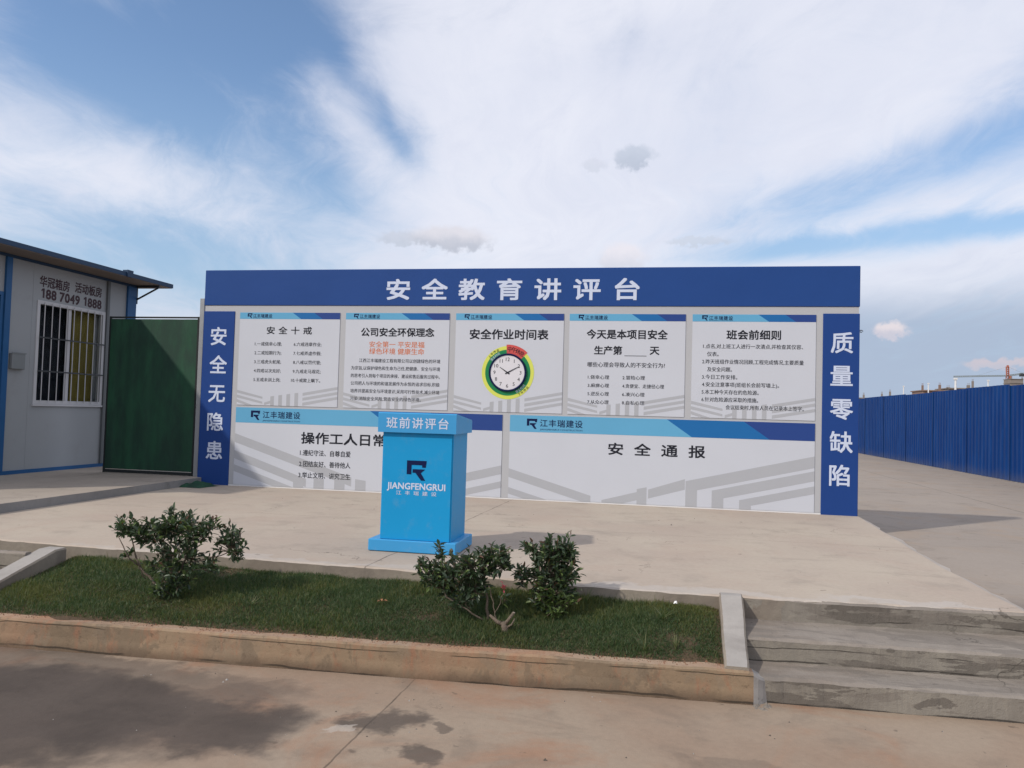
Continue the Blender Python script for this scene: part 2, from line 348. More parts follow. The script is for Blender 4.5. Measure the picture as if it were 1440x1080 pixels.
M_navy = plain('emblem_navy', (0.008, 0.014, 0.062), 0.6, 0.1, 3, spec=0.08)
M_or = plain('ink_orange', (0.62, 0.16, 0.045), 0.5, 0.05, 3)
M_cy = plain('band_light_blue', (0.115, 0.36, 0.56), 0.5, 0.08, 1.1)
M_mb = plain('band_mid_blue', (0.012, 0.13, 0.36), 0.45, 0.08, 1.1)
M_db = plain('band_dark_blue', (0.020, 0.055, 0.225), 0.5, 0.05, 1.1)
M_lect = plain('lectern_blue', (0.010, 0.285, 0.58), 0.42, 0.05, 2.5, spec=0.2, bump=0.04, bs=6, dirt=((0.2, 0.3, 0.38), 6, 0.25))
M_lect2 = plain('lectern_trim_blue', (0.050, 0.305, 0.60), 0.42, 0.06, 2.5, spec=0.25, dirt=((0.25, 0.33, 0.38), 5, 0.35))
M_galv = plain('galvanised_steel', (0.33, 0.34, 0.35), 0.45, 0.12, 8, metal=0.6)
M_dsteel = plain('dark_steel', (0.05, 0.055, 0.06), 0.5, 0.2, 10)
M_owall = plain('office_wall_white', (0.30, 0.315, 0.325), 0.5, 0.08, 0.9, spec=0.3, dirt=((0.23, 0.215, 0.20), 1.7, 0.3))
M_obl = plain('office_blue', (0.022, 0.095, 0.235), 0.42, 0.12, 3)
M_oroof = plain('office_roof_blue', (0.022, 0.05, 0.10), 0.5, 0.12, 3)
M_soff = plain('soffit_grey', (0.20, 0.165, 0.14), 0.7, 0.15, 2)
M_ogrey = plain('cover_strip_grey', (0.13, 0.14, 0.145), 0.55, 0.1, 2)
M_wfr = plain('window_white', (0.50, 0.50, 0.51), 0.4, 0.04, 3)
M_cur = plain('curtain_yellow', (0.19, 0.145, 0.035), 0.9, 0.35, 3)
M_red = plain('sign_dark_red', (0.050, 0.026, 0.032), 0.5, 0.15, 5)
M_int = plain('dark_interior', (0.012, 0.013, 0.018), 0.8, 0.2, 3)  # near-black colour stands in for the shade inside the office
M_pole = plain('white_mast', (0.72, 0.72, 0.72), 0.5, 0.05, 3)
M_farc = plain('far_concrete', (0.24, 0.21, 0.19), 0.9, 0.2, 0.3)
M_crR = plain('crane_orange', (0.40, 0.13, 0.08), 0.6, 0.1, 0.3)
M_crY = plain('crane_grey_green', (0.22, 0.24, 0.20), 0.6, 0.1, 0.3)
M_brown = plain('brick_brown', (0.24, 0.165, 0.135), 0.9, 0.2, 0.4)
M_bark = plain('bark', (0.16, 0.125, 0.095), 0.9, 0.35, 40, bump=0.6, bs=120)
M_cface = plain('clock_face', (0.66, 0.65, 0.68), 0.35, 0.02, 3)
M_cgreen = plain('ring_green', (0.012, 0.21, 0.075), 0.45, 0.06, 4)
M_cyel = plain('ring_yellow', (0.62, 0.66, 0.12), 0.45, 0.08, 6)
M_cred = plain('tab_red', (0.56, 0.085, 0.075), 0.45, 0.06, 6)
M_stub = plain('cut_wood', (0.36, 0.30, 0.24), 0.9, 0.3, 30)


def glass_mat(name):
    m, t, p = base_mat(name)
    p.inputs['Base Color'].default_value = (0.9, 0.95, 0.95, 1); p.inputs['Roughness'].default_value = 0.03
    p.inputs['Transmission Weight'].default_value = 1.0; p.inputs['IOR'].default_value = 1.05
    return m


M_glass = glass_mat('window_glass')


def leaf_mat(name, c1, c2, rough=0.42):
    m, t, p = base_mat(name)
    pos = t.new('ShaderNodeNewGeometry').outputs['Position']
    t.put(p.inputs['Base Color'], t.mix(t.ss(t.noise(pos, 14, 3, 0.6), 0.35, 0.65), c1, c2)); p.inputs['Roughness'].default_value = rough
    tr = t.new('ShaderNodeBsdfTranslucent'); tr.inputs[0].default_value = (c2[0]*1.6, c2[1]*1.9, c2[2]*1.1, 1)
    mx = t.new('ShaderNodeMixShader'); mx.inputs[0].default_value = 0.22
    t.l.new(p.outputs[0], mx.inputs[1]); t.l.new(tr.outputs[0], mx.inputs[2])
    t.l.new(mx.outputs[0], m.node_tree.nodes['Material Output'].inputs[0]); return m


L_dark = leaf_mat('leaf_dark', (0.030, 0.050, 0.027), (0.048, 0.074, 0.040))
L_mid = leaf_mat('leaf_mid', (0.040, 0.070, 0.034), (0.065, 0.10, 0.050), 0.36)
L_lite = leaf_mat('leaf_light', (0.090, 0.135, 0.042), (0.13, 0.18, 0.058))
L_red = leaf_mat('leaf_reddish', (0.075, 0.042, 0.025), (0.12, 0.06, 0.035))
L_flow = leaf_mat('flower_red', (0.30, 0.04, 0.07), (0.42, 0.07, 0.10), 0.6)
G1 = leaf_mat('grass_dark', (0.030, 0.062, 0.020), (0.040, 0.078, 0.026), 0.6)
G2 = leaf_mat('grass_mid', (0.050, 0.086, 0.028), (0.074, 0.108, 0.036), 0.6)
G3 = leaf_mat('grass_pale', (0.115, 0.125, 0.05), (0.17, 0.165, 0.08), 0.7)


G4 = leaf_mat('grass_olive', (0.085, 0.100, 0.026), (0.135, 0.138, 0.040), 0.65)


def fence_mat():
    m, t, p = base_mat('fence_blue')
    pos = t.new('ShaderNodeNewGeometry').outputs['Position']; x, y, z = t.xyz(pos)
    st = t.noise(t.comb(t.m('MULTIPLY', x, 3.0), t.m('MULTIPLY', y, 3.0), t.m('MULTIPLY', z, 0.35)), 1.8, 5, 0.65)
    c = t.mix(t.ss(st, 0.35, 0.7), (0.004, 0.032, 0.145), (0.007, 0.048, 0.19))
    c = t.mix(t.m('MULTIPLY', t.ss(st, 0.62, 0.76), 0.3), c, (0.035, 0.09, 0.24))
    dirt = t.m('MULTIPLY', t.ss(t.m('ADD', z, t.m('MULTIPLY', t.noise(pos, 1.5, 5, 0.6), 0.5)), 0.35, -0.15), 0.4)
    c = t.mix(dirt, c, (0.12, 0.12, 0.13))
    t.put(p.inputs['Base Color'], c); p.inputs['Roughness'].default_value = 0.5; p.inputs['Specular IOR Level'].default_value = 0.08; return m


M_fence = fence_mat()


def net_mat():
    m, t, p = base_mat('green_net')
    pos = t.new('ShaderNodeNewGeometry').outputs['Position']; x, y, z = t.xyz(pos)
    n = t.noise(t.comb(t.m('MULTIPLY', x, 2.2), y, t.m('MULTIPLY', z, 0.7)), 1.6, 5, 0.6)
    wv = t.m('MULTIPLY', t.m('ADD', t.m('SINE', t.m('MULTIPLY', x, 420)), t.m('SINE', t.m('MULTIPLY', z, 420))), 0.08)
    c = t.mix(t.m('ADD', t.ss(n, 0.3, 0.7), wv), (0.004, 0.030, 0.018), (0.008, 0.068, 0.030))
    t.put(p.inputs['Base Color'], c); p.inputs['Roughness'].default_value = 0.75; return m


M_net = net_mat()

# ------------------------------------------------------------------ setting: ground sheets
mb = MB(); mb.face([(-4000, -600, -0.62), (4000, -600, -0.62), (4000, 6000, -0.62), (-4000, 6000, -0.62)]); struct('ground', mb, M_dirt)
def kerb_y(x): return 4.75+0.047*x
def jit(x, s=1.0, k=0.0): return (mnoise.noise(Vector((x*s, k, 1.7)))+0.5*mnoise.noise(Vector((x*s*3.1, k+4, 0.3))))
mb = MB(); mb.box(-60, 60, -40, 5.7, -0.9, -0.45); struct('road', mb, C_road)
mb = MB()
# yard behind and beside the platform, with a ramp down to the road on the right
mb.face([(2.3, 5.9, -0.25), (70, 5.9, -0.25), (70, 90, -0.25), (2.3, 90, -0.25)])
mb.face([(2.3, 4.9, -0.445), (70, 4.9, -0.445), (70, 5.9, -0.25), (2.3, 5.9, -0.25)])
mb.face([(-40, 16, -0.25), (2.3, 16, -0.25), (2.3, 90, -0.25), (-40, 90, -0.25)])
struct('yard', mb, C_yard)

# platform: irregular front edge, sloping mortar band on the right edge
edge = [(-9.0, 5.86), (-5.5, 5.78), (-4.83, 5.73), (-3.1, 5.70), (-1.9, 5.66), (-0.3, 5.54), (0.43, 5.53), (1.3, 5.58), (2.36, 5.65)]
def edge_y(x):
    for (a, b), (c, d) in zip(edge, edge[1:]):
        if x <= c: return b+(d-b)*(x-a)/(c-a)
    return edge[-1][1]
N = 260; xs = [-9.0+11.36*i/N for i in range(N+1)]
mb = MB(); fe = []
for x in xs:
    y = edge_y(x)+0.006*jit(x, 6); fe.append((x, y))
top = [(x, y+0.012, 0.0) for x, y in fe]
rightx = [(2.36+0.16*max(0.0, (y-7.2)/3.45)+0.012*jit(y, 3, 2), y) for y in [5.67+0.16*i for i in range(32)]]
mb.face([(x, y, 0) for x, y, _ in top]+[(x, y, 0.0) for x, y in rightx]+[(2.52, 10.75, 0), (2.52, 16, 0), (-9.0, 16, 0)])
for i in range(N):
    (x0, y0), (x1, y1) = fe[i], fe[i+1]
    d0, d1 = 0.010+0.006*jit(x0, 9, 5), 0.010+0.006*jit(x1, 9, 5)
    mb.face([(x0, y0, -d0), (x1, y1, -d1), (x1, y1+0.012, 0), (x0, y0+0.012, 0)], 0)
    mb.face([(x0, y0, -0.5), (x1, y1, -0.5), (x1, y1, -d1), (x0, y0, -d0)], 1)
for i in range(len(rightx)-1):
    (x0, y0), (x1, y1) = rightx[i], rightx[i+1]
    w0, w1 = 0.10+0.05*jit(y0, 2.5, 9), 0.10+0.05*jit(y1, 2.5, 9)
    mb.face([(x0, y0, 0), (x0+w0, y0, -0.045), (x1+w1, y1, -0.045), (x1, y1, 0)], 2)
    mb.face([(x0+w0, y0, -0.045), (x0+w0+0.02, y0, -0.5), (x1+w1+0.02, y1, -0.5), (x1+w1, y1, -0.045)], 1)
mb.face([(2.52, 10.63, 0), (2.54, 10.63, -0.5), (2.54, 16, -0.5), (2.52, 16, 0)], 1)
mb.face([(-9, 16, 0), (2.52, 16, 0), (2.52, 16, -0.5), (-9, 16, -0.5)], 1)
mb.face([(2.36, 5.66, 0), (2.47, 5.66, -0.045), (2.49, 5.66, -0.5), (2.36, 5.66, -0.5)], 1)
C_band = concrete('mortar_band', (0.46, 0.41, 0.36), (0.41, 0.36, 0.315), (0.30, 0.265, 0.23), ms=1.2)
struct('platform', mb, [C_plat, C_wall, C_band])
mb = MB(); mb.box(-30, -8.99, 5.86, 16, -0.5, -0.004); struct('side_pavement', mb, C_plat)
# raised slab in front of the site office
mb = MB()
ys = [5.0+0.1*i for i in range(62)]
rx = [(-6.73+0.008*jit(y, 2.2, 3), y) for y in ys if y >= 5.9]
mb.face([(x, y, 0.10) for x, y in rx]+[(-6.74, 13.2, 0.10), (-16, 13.2, 0.10), (-16, 5.9, 0.10)])
pts = rx+[(-6.74, 13.2)]
for (x0, y0), (x1, y1) in zip(pts, pts[1:]): mb.face([(x0, y0, -0.05), (x1, y1, -0.05), (x1, y1, 0.10), (x0, y0, 0.10)], 1)
mb.face([(-16, 5.9, -0.05), (-6.73, 5.9, -0.05), (-6.73, 5.9, 0.10), (-16, 5.9, 0.10)], 1)
struct('pavement', mb, [C_slab, concrete('slab_edge_shaded', (0.25, 0.245, 0.24), (0.21, 0.205, 0.20), (0.14, 0.135, 0.13))])  # darker, greyer edge colour paints in the shade on the slab's face

# verge: sloping soil bank under the lawn, between kerb and platform
VX0, VX1 = -4.72, 0.43
def verge_z(x, y):
    a = kerb_y(x)+0.10; b = edge_y(x)
    k = max(0.0, min(1.0, (y-a)/(b-a)))
    return -0.275+0.19*(k**0.8)+0.018*mnoise.noise(Vector((x*2.2, y*2.2, 0)))+0.008*mnoise.noise(Vector((x*7, y*7, 3)))
mb = MB(); nx, ny = 90, 16; base = len(mb.v)
for i in range(nx+1):
    x = VX0+(VX1-VX0)*i/nx
    for j in range(ny+1):
        y = kerb_y(x)+0.05+(edge_y(x)+0.02-kerb_y(x)-0.05)*j/ny; mb.v.append((x, y, verge_z(x, y)))
for i in range(nx):
    for j in range(ny):
        a = i*(ny+1)+j; mb.f.append((a, a+ny+1, a+ny+2, a+1)); mb.mi.append(0)
struct('verge', mb, M_soil, smooth=True)

# kerb: a long low retaining edge with a soil-stained top
mb = MB(); N = 200; K = []
for i in range(N+1):
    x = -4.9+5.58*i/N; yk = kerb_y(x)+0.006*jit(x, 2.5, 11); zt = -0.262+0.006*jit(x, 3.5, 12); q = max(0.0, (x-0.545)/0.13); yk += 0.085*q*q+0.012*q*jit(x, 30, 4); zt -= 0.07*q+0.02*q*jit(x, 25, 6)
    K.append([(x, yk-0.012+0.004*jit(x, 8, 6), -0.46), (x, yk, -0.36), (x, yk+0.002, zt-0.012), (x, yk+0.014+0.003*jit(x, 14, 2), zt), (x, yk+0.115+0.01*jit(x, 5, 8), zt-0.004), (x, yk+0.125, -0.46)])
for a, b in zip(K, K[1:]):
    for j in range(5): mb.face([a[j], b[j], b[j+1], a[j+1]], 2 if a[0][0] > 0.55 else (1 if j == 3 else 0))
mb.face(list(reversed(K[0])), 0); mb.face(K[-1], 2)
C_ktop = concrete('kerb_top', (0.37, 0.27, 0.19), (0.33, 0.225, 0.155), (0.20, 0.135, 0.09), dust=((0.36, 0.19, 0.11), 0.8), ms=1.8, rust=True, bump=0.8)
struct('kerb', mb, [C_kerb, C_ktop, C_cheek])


# ------------------------------------------------------------------ steps and cheek walls
def steps(x0, x1, label):
    o = thing('concrete_steps', label, 'steps', ((x0+x1)/2, 5.2, -0.45), 'concrete steps up to the platform')
    prof = [(5.62, -0.006), (5.575, -0.004), (5.555, -0.016), (5.56, -0.145), (5.53, -0.152), (5.145, -0.155), (5.125, -0.168), (5.13, -0.295), (5.105, -0.302), (4.865, -0.306), (4.842, -0.318), (4.84, -0.455)]
    n = int((x1-x0)/0.025); mb = MB(); rows = []
    for i in range(n+1):
        x = x0+(x1-x0)*i/n; sk = 0.035*(x-1.0)
        row = []
        for j, (y, z) in enumerate(prof):
            a = 0.008 if j in (1, 2, 5, 6, 9, 10) else 0.004
            row.append((x, y+sk+a*jit(x, 4+j*0.3, j)+0.5*a*jit(x, 17, j), z+0.7*a*jit(x, 5, j+20)))
        rows.append(row)
    for a, b in zip(rows, rows[1:]):
        for j in range(len(prof)-1):
            mb.face([a[j], a[j+1], b[j+1], b[j]], 1 if j in (2, 6, 10) else 0)
    for row, rv in ((rows[0], True), (rows[-1], False)):
        q = row+[(row[-1][0], 5.62, -0.455)]; mb.face(q if not rv else list(reversed(q)))
    obj('flight', mb, [C_step, C_riser], o)
    return o


C_riser = concrete('riser_concrete', (0.25, 0.225, 0.19), (0.21, 0.188, 0.16), (0.11, 0.095, 0.08), dust=((0.30, 0.27, 0.22), 0.5), ms=2.2, bump=0.8, patch=((0.115, 0.10, 0.085), 0.75, (0.6, 1.0, 3.2)), zlines=((-0.115, 0.004), (-0.292, 0.005), (-0.445, 0.006), (-0.21, 0.003)))
steps(0.545, 2.47, 'wide flight of worn concrete steps beside the right end of the lawn')
steps(-8.4, -4.86, 'flight of concrete steps cut off at the left end of the lawn')


def cheek(x0, x1, xb0, xb1, label):
    o = thing('cheek_wall', label, 'low wall', ((x0+x1)/2, 5.1, -0.45), 'sloping concrete edges of the lawn')
    n = 30; mb = MB(); rows = []
    for i in range(n+1):
        k = i/n; y = 5.60-(5.60-kerb_y(xb1)-0.012)*k; z = 0.006-0.25*max(0, (k-0.10)/0.90); a = x0+(xb0-x0)*k; b = x1+(xb1-x1)*k; j1 = 0.004*jit(y, 9, x0); j2 = 0.004*jit(y, 9, x1)
        rows.append([(a+j1, y, -0.46), (a+j1, y, z-0.012), (a+0.012+j1, y, z), (b-0.012+j2, y, z), (b+j2, y, z-0.012), (b+j2, y, -0.46)])
    for a, b in zip(rows, rows[1:]):
        for j in range(5): mb.face([a[j], b[j], b[j+1], a[j+1]], 0 if j == 2 else 1)
    mb.face(rows[0], 1); mb.face(list(reversed(rows[-1])), 1)
    for q in range(len(mb.f)): mb.f[q] = tuple(reversed(mb.f[q]))
    obj('sloping_top', mb, [C_cheek, C_wall], o); return o


cheek(0.425, 0.585, 0.405, 0.545, 'sloping pale concrete edge between the lawn and the wide steps')
cheek(-4.87, -4.70, -4.87, -4.70, 'sloping pale concrete edge at the left end of the lawn')

# crumbled mortar at the foot of the right cheek wall
mb = MB()
for k in range(16):
    cx, cy, s = 0.60+random.uniform(-0.03, 0.06), 4.76+random.uniform(-0.05, 0.05), random.uniform(0.012, 0.032)
    b = len(mb.v); nn = 7
    mb.v.append((cx, cy, -0.450+s*0.45*random.uniform(0.6, 1.3)))
    for q in range(nn): a = 2*math.pi*q/nn; rr = s*random.uniform(0.7, 1.4); mb.v.append((cx+rr*math.cos(a), cy+rr*math.sin(a), -0.456))
    for q in range(nn): mb.f.append((b, b+1+q, b+1+(q+1) % nn)); mb.mi.append(0)
tag(obj('mortar_rubble', mb, C_step, at=(0.6, 4.76, -0.45)), 'small heap of pale mortar crumbs at the foot of the sloping edge by the wide steps', 'rubble', kind='stuff')

# ------------------------------------------------------------------ lawn
mb = MB(); rnd = random.Random(3)
def blade(mb, x, y, z, h, wd, ang, lean, mi):
    ca, sa = math.cos(ang), math.sin(ang); lx, ly = lean
    b = len(mb.v)
    mb.v += [(x-ca*wd, y-sa*wd, z), (x+ca*wd, y+sa*wd, z), (x+ca*wd*0.7+lx*0.4, y+sa*wd*0.7+ly*0.4, z+h*0.6), (x-ca*wd*0.7+lx*0.4, y-sa*wd*0.7+ly*0.4, z+h*0.6), (x+lx, y+ly, z+h)]
    mb.f += [(b, b+1, b+2, b+3), (b+3, b+2, b+4)]; mb.mi += [mi, mi]
cnt = 0
while cnt < 140000:
    x = rnd.uniform(VX0+0.02, VX1-0.015); ya = kerb_y(x)+0.10; yb = edge_y(x)-0.01; y = rnd.uniform(ya, yb)
    n = mnoise.noise(Vector((x*1.7, y*2.3, 5)))+0.5*mnoise.noise(Vector((x*6, y*6, 8)))
    k = (y-ya)/(yb-ya)
    edgef = min(k*9, 1.0)*min((x-VX0)*12, 1.0)*min((VX1-x)*14, 1.0)
    if rnd.random() > 0.25+0.75*edgef+0.15*n: continue
    if n < -0.62 and rnd.random() < 0.6: continue
    h = rnd.uniform(0.020, 0.046)*(0.85+0.45*n)*(0.6+0.4*edgef)
    if rnd.random() < 0.012: h *= 1.9
    q = rnd.random(); mi = 0 if q < 0.42-0.35*n else (1 if q < 0.91 else 2)
    if n > 0.35 and rnd.random() < 0.12: mi = 2
    big = mnoise.noise(Vector((x*0.95, y*1.9, 12.0)))+0.6*mnoise.noise(Vector((x*2.7, y*3.5, 2.0)))
    if rnd.random() < max(0.0, 0.10+1.0*big): mi = 3
    if big < -0.35: h *= 0.8
    blade(mb, x, y, verge_z(x, y)-0.004, h, rnd.uniform(0.0012, 0.0024), rnd.uniform(0, math.pi), (rnd.gauss(0, 0.014), rnd.gauss(0, 0.014)), mi); cnt += 1
o = obj('grass', mb, [G1, G2, G3, G4]); tag(o, 'short dark green lawn on the bank between kerb and platform', 'grass', kind='stuff')


def weed(x, y, n, h, spread, label, seed, cat='weed'):
    rr = random.Random(seed); z = verge_z(x, y); mb = MB()
    for k in range(n):
        a = rr.uniform(0, 2*math.pi); L = h*rr.uniform(0.6, 1.1); s = spread*rr.uniform(0.4, 1.0); px, py = math.cos(a), math.sin(a)
        wd = 0.0035; sx, sy = -py*wd, px*wd
        pts = [(x+px*s*q**1.5, y+py*s*q**1.5, z+L*(q-0.25*q*q*s/h)) for q in (0, 0.35, 0.7, 1.0)]
        for i in range(3):
            f0, f1 = 1-i*0.3, 1-(i+1)*0.3
            mb.face([(pts[i][0]-sx*f0, pts[i][1]-sy*f0, pts[i][2]), (pts[i][0]+sx*f0, pts[i][1]+sy*f0, pts[i][2]), (pts[i+1][0]+sx*f1, pts[i+1][1]+sy*f1, pts[i+1][2]), (pts[i+1][0]-sx*f1, pts[i+1][1]-sy*f1, pts[i+1][2])], 0 if rr.random() < 0.6 else 1)
    o = obj('weed_tuft', mb, [G2, G3], at=(x, y, z)); tag(o, label, cat, 'weeds growing taller than the lawn')


weed(-0.47, 5.43, 12, 0.15, 0.10, 'tall thin weed just right of the upright leafy shrub', 1)
weed(-0.06, 4.92, 16, 0.15, 0.14, 'pale spreading weed near the kerb in the right part of the lawn', 2)
weed(0.13, 4.97, 13, 0.13, 0.08, 'small upright weed near the kerb close to the sloping right edge', 3)
weed(-3.42, 4.86, 12, 0.06, 0.08, 'small tuft of weed at the kerb in front of the wide left shrub', 4)
weed(-2.75, 5.05, 14, 0.09, 0.16, 'pale sprawling weed on the lawn right of the wide left shrub', 5)
weed(0.05, 5.3, 14, 0.11, 0.15, 'wispy weed in the upper lawn below the platform near the right end', 6)
weed(-4.35, 5.45, 12, 0.10, 0.10, 'tuft of weed below the platform in the left corner of the lawn', 7)

# litter on the lawn
mb = MB(); x, y = 0.13, 5.43; z = verge_z(x, y)+0.045; K = 0.55
mb.face([(x-0.022*K, y, z), (x+0.004*K, y-0.012*K, z+0.012*K), (x+0.018*K, y+0.004*K, z+0.038*K), (x-0.008*K, y+0.016*K, z+0.030*K)]); mb.face([(x+0.004*K, y-0.012*K, z+0.012*K), (x+0.026*K, y-0.006*K, z+0.004*K), (x+0.018*K, y+0.004*K, z+0.038*K)])
tag(obj('paper_scrap', mb, M_pole, at=(x, y, z-0.02)), 'crumpled white paper scrap on the grass below the platform edge', 'litter')
mb = MB(); x, y = -1.86, 5.2; z = verge_z(x, y)+0.04
for k in range(3):
    a = k*2.1; c, s = math.cos(a), math.sin(a); L = 0.045
    mb.face([(x, y, z), (x+c*L*0.5-s*0.012, y+s*L*0.5+c*0.012, z+0.012), (x+c*L, y+s*L, z+0.006), (x+c*L*0.5+s*0.012, y+s*L*0.5-c*0.012, z+0.012)])
tag(obj('fallen_leaf', mb, plain('dry_leaf', (0.30, 0.15, 0.075), 0.8, 0.2, 20), at=(x, y, z-0.03)), 'dry reddish brown leaf lying on the lawn in front of the blue lectern', 'leaf')


mb = MB(); rp = random.Random(21)
for k in range(130):
    if k < 85: x, y, z = rp.uniform(-3.6, 2.2), rp.uniform(3.3, 4.95), -0.451
    else: x, y, z = rp.uniform(-5.5, 2.2), rp.uniform(5.9, 10.3), -0.001
    if z < -0.4 and y > kerb_y(x)-0.03: continue
    s_ = rp.uniform(0.003, 0.008)*(1.6 if rp.random() < 0.1 else 1); b = len(mb.v)
    mb.v.append((x, y, z+s_*rp.uniform(0.8, 1.3)))
    for q in range(5): a = q*1.2566+rp.random(); rr_ = s_*rp.uniform(0.7, 1.3); mb.v.append((x+rr_*math.cos(a), y+rr_*math.sin(a), z))
    for q in range(5): mb.f.append((b, b+1+q, b+1+(q+1) % 5)); mb.mi.append(rp.choice((0, 0, 1)))
for k in range(900):      # crumbs of soil spilled along the kerb top and under the verge wall
    x = rp.uniform(VX0+0.05, 0.42); y = kerb_y(x)+0.02+0.12*rp.random()**0.6; z = -0.264 if y < kerb_y(x)+0.11 else verge_z(x, y)
    s_ = rp.uniform(0.002, 0.006)*(1.7 if rp.random() < 0.08 else 1); b = len(mb.v)
    mb.v.append((x, y, z+s_*1.2))
    for q in range(4): a = q*1.5708+rp.random(); mb.v.append((x+s_*math.cos(a), y+s_*math.sin(a), z-0.002))
    for q in range(4): mb.f.append((b, b+1+q, b+1+(q+1) % 4)); mb.mi.append(rp.choice((2, 2, 2, 0)))
o = obj('gravel', mb, [plain('pebble_dark', (0.10, 0.085, 0.07), 0.9, 0.3, 50), C_cheek, plain('soil_crumb', (0.24, 0.125, 0.075), 0.95, 0.35, 60)]); tag(o, 'loose grit and red soil crumbs scattered on the concrete and kerb', 'gravel', kind='stuff')


# ------------------------------------------------------------------ shrubs
def leaf(mb, p, d, up, L, W, mi):
    d = d.normalized(); s = d.cross(up)
    if s.length < 0.01: s = d.cross(Vector((1, 0, 0.2)))
    s.normalize(); n = s.cross(d)
    a = p; m1 = p+d*L*0.30; m2 = p+d*L*0.68; tip = p+d*L-n*L*0.10
    b = len(mb.v)
    mb.v += [tuple(q) for q in (a, m1+s*W*0.42+n*W*0.22, m1-s*W*0.42+n*W*0.22, m1, m2+s*W*0.36+n*W*0.14, m2-s*W*0.36+n*W*0.14, m2-n*L*0.03, tip)]
    for q in ((0, 3, 1), (0, 2, 3), (3, 6, 4, 1), (2, 5, 6, 3), (6, 7, 4), (5, 7, 6)): mb.f.append(tuple(b+i for i in q)); mb.mi.append(mi)


def shrub(label, base, stems, clusters, seed, extra=None, redtop=0.15):
    rr = random.Random(seed); base = Vector(base)
    o = thing('leafy_shrub', label, 'shrub', base, 'shrubs on the lawn')
    tr = MB(); cr = MB()
    for pts, r0, r1 in stems:
        P = [Vector(p) for p in pts]; q = []
        for i in range(len(P)-1):
            for k in range(4): q.append(P[i].lerp(P[i+1], k/4)+Vector((rr.gauss(0, 0.004), rr.gauss(0, 0.004), rr.gauss(0, 0.002))))
        q.append(P[-1]); n = len(q)
        tr.tube(q, [0.72*(r0+(r1-r0)*i/(n-1)) for i in range(n)], 6)
    for c, rad, ntw, nl, lite in clusters:
        c = Vector(c)
        for k in range(int(ntw*1.32)):
            while True:
                v = Vector((rr.uniform(-1, 1), rr.uniform(-1, 1), rr.uniform(-1, 1)))
                if 0.15 < v.length < 1: break
            kx = 1.32 if rr.random() < 0.20 else 1.08
            e = c+Vector((v.x*rad[0]*kx, v.y*rad[1]*kx, v.z*rad[2]*kx)); s = c+Vector((v.x*rad[0]*0.25, v.y*rad[1]*0.25, v.z*rad[2]*0.2-rad[2]*0.45))
            mid = s.lerp(e, 0.55)+Vector((rr.gauss(0, 0.012), rr.gauss(0, 0.012), rr.gauss(0, 0.01)-0.006))
            tr.tube([s, mid, e], [0.0028, 0.002, 0.0012], 4, cap=False)
            ax = (e-mid).normalized()
            for j in range(nl):
                tt = 0.35+0.65*(j+rr.random()*0.6)/nl
                p = s.lerp(mid, tt*2) if tt < 0.5 else mid.lerp(e, (tt-0.5)*2)
                d = ax*rr.uniform(0.25, 1.0)+Vector((rr.gauss(0, 0.62), rr.gauss(0, 0.62), rr.gauss(0.05, 0.45)))
                hz = (p.z-c.z)/rad[2]
                q = rr.random()
                mi = 3 if (j == nl-1 and hz > 0.25 and q < redtop*3) else (2 if q < lite else (1 if q < 0.52 else 0))
                L = rr.uniform(0.034, 0.060)*(0.75 if mi == 3 else 1.0)
                leaf(cr, p, d, Vector((rr.gauss(0, 0.5), rr.gauss(0, 0.5), 1)), L, L*rr.uniform(0.40, 0.54), mi)
    obj('trunk', tr, M_bark, o, smooth=True); obj('crown', cr, [L_dark, L_mid, L_lite, L_red], o)
    if extra:
        fl = MB()
        for k in range(16):
            p = Vector(extra)+Vector((rr.gauss(0, 0.008), rr.gauss(0, 0.008), rr.gauss(0, 0.012)))
            leaf(fl, p, Vector((rr.gauss(0, 1), rr.gauss(0, 1), rr.gauss(0.4, 0.6))), Vector((0, 0, 1)), rr.uniform(0.018, 0.034), 0.013, 0)
        obj('flower', fl, L_flow, o)
    return o


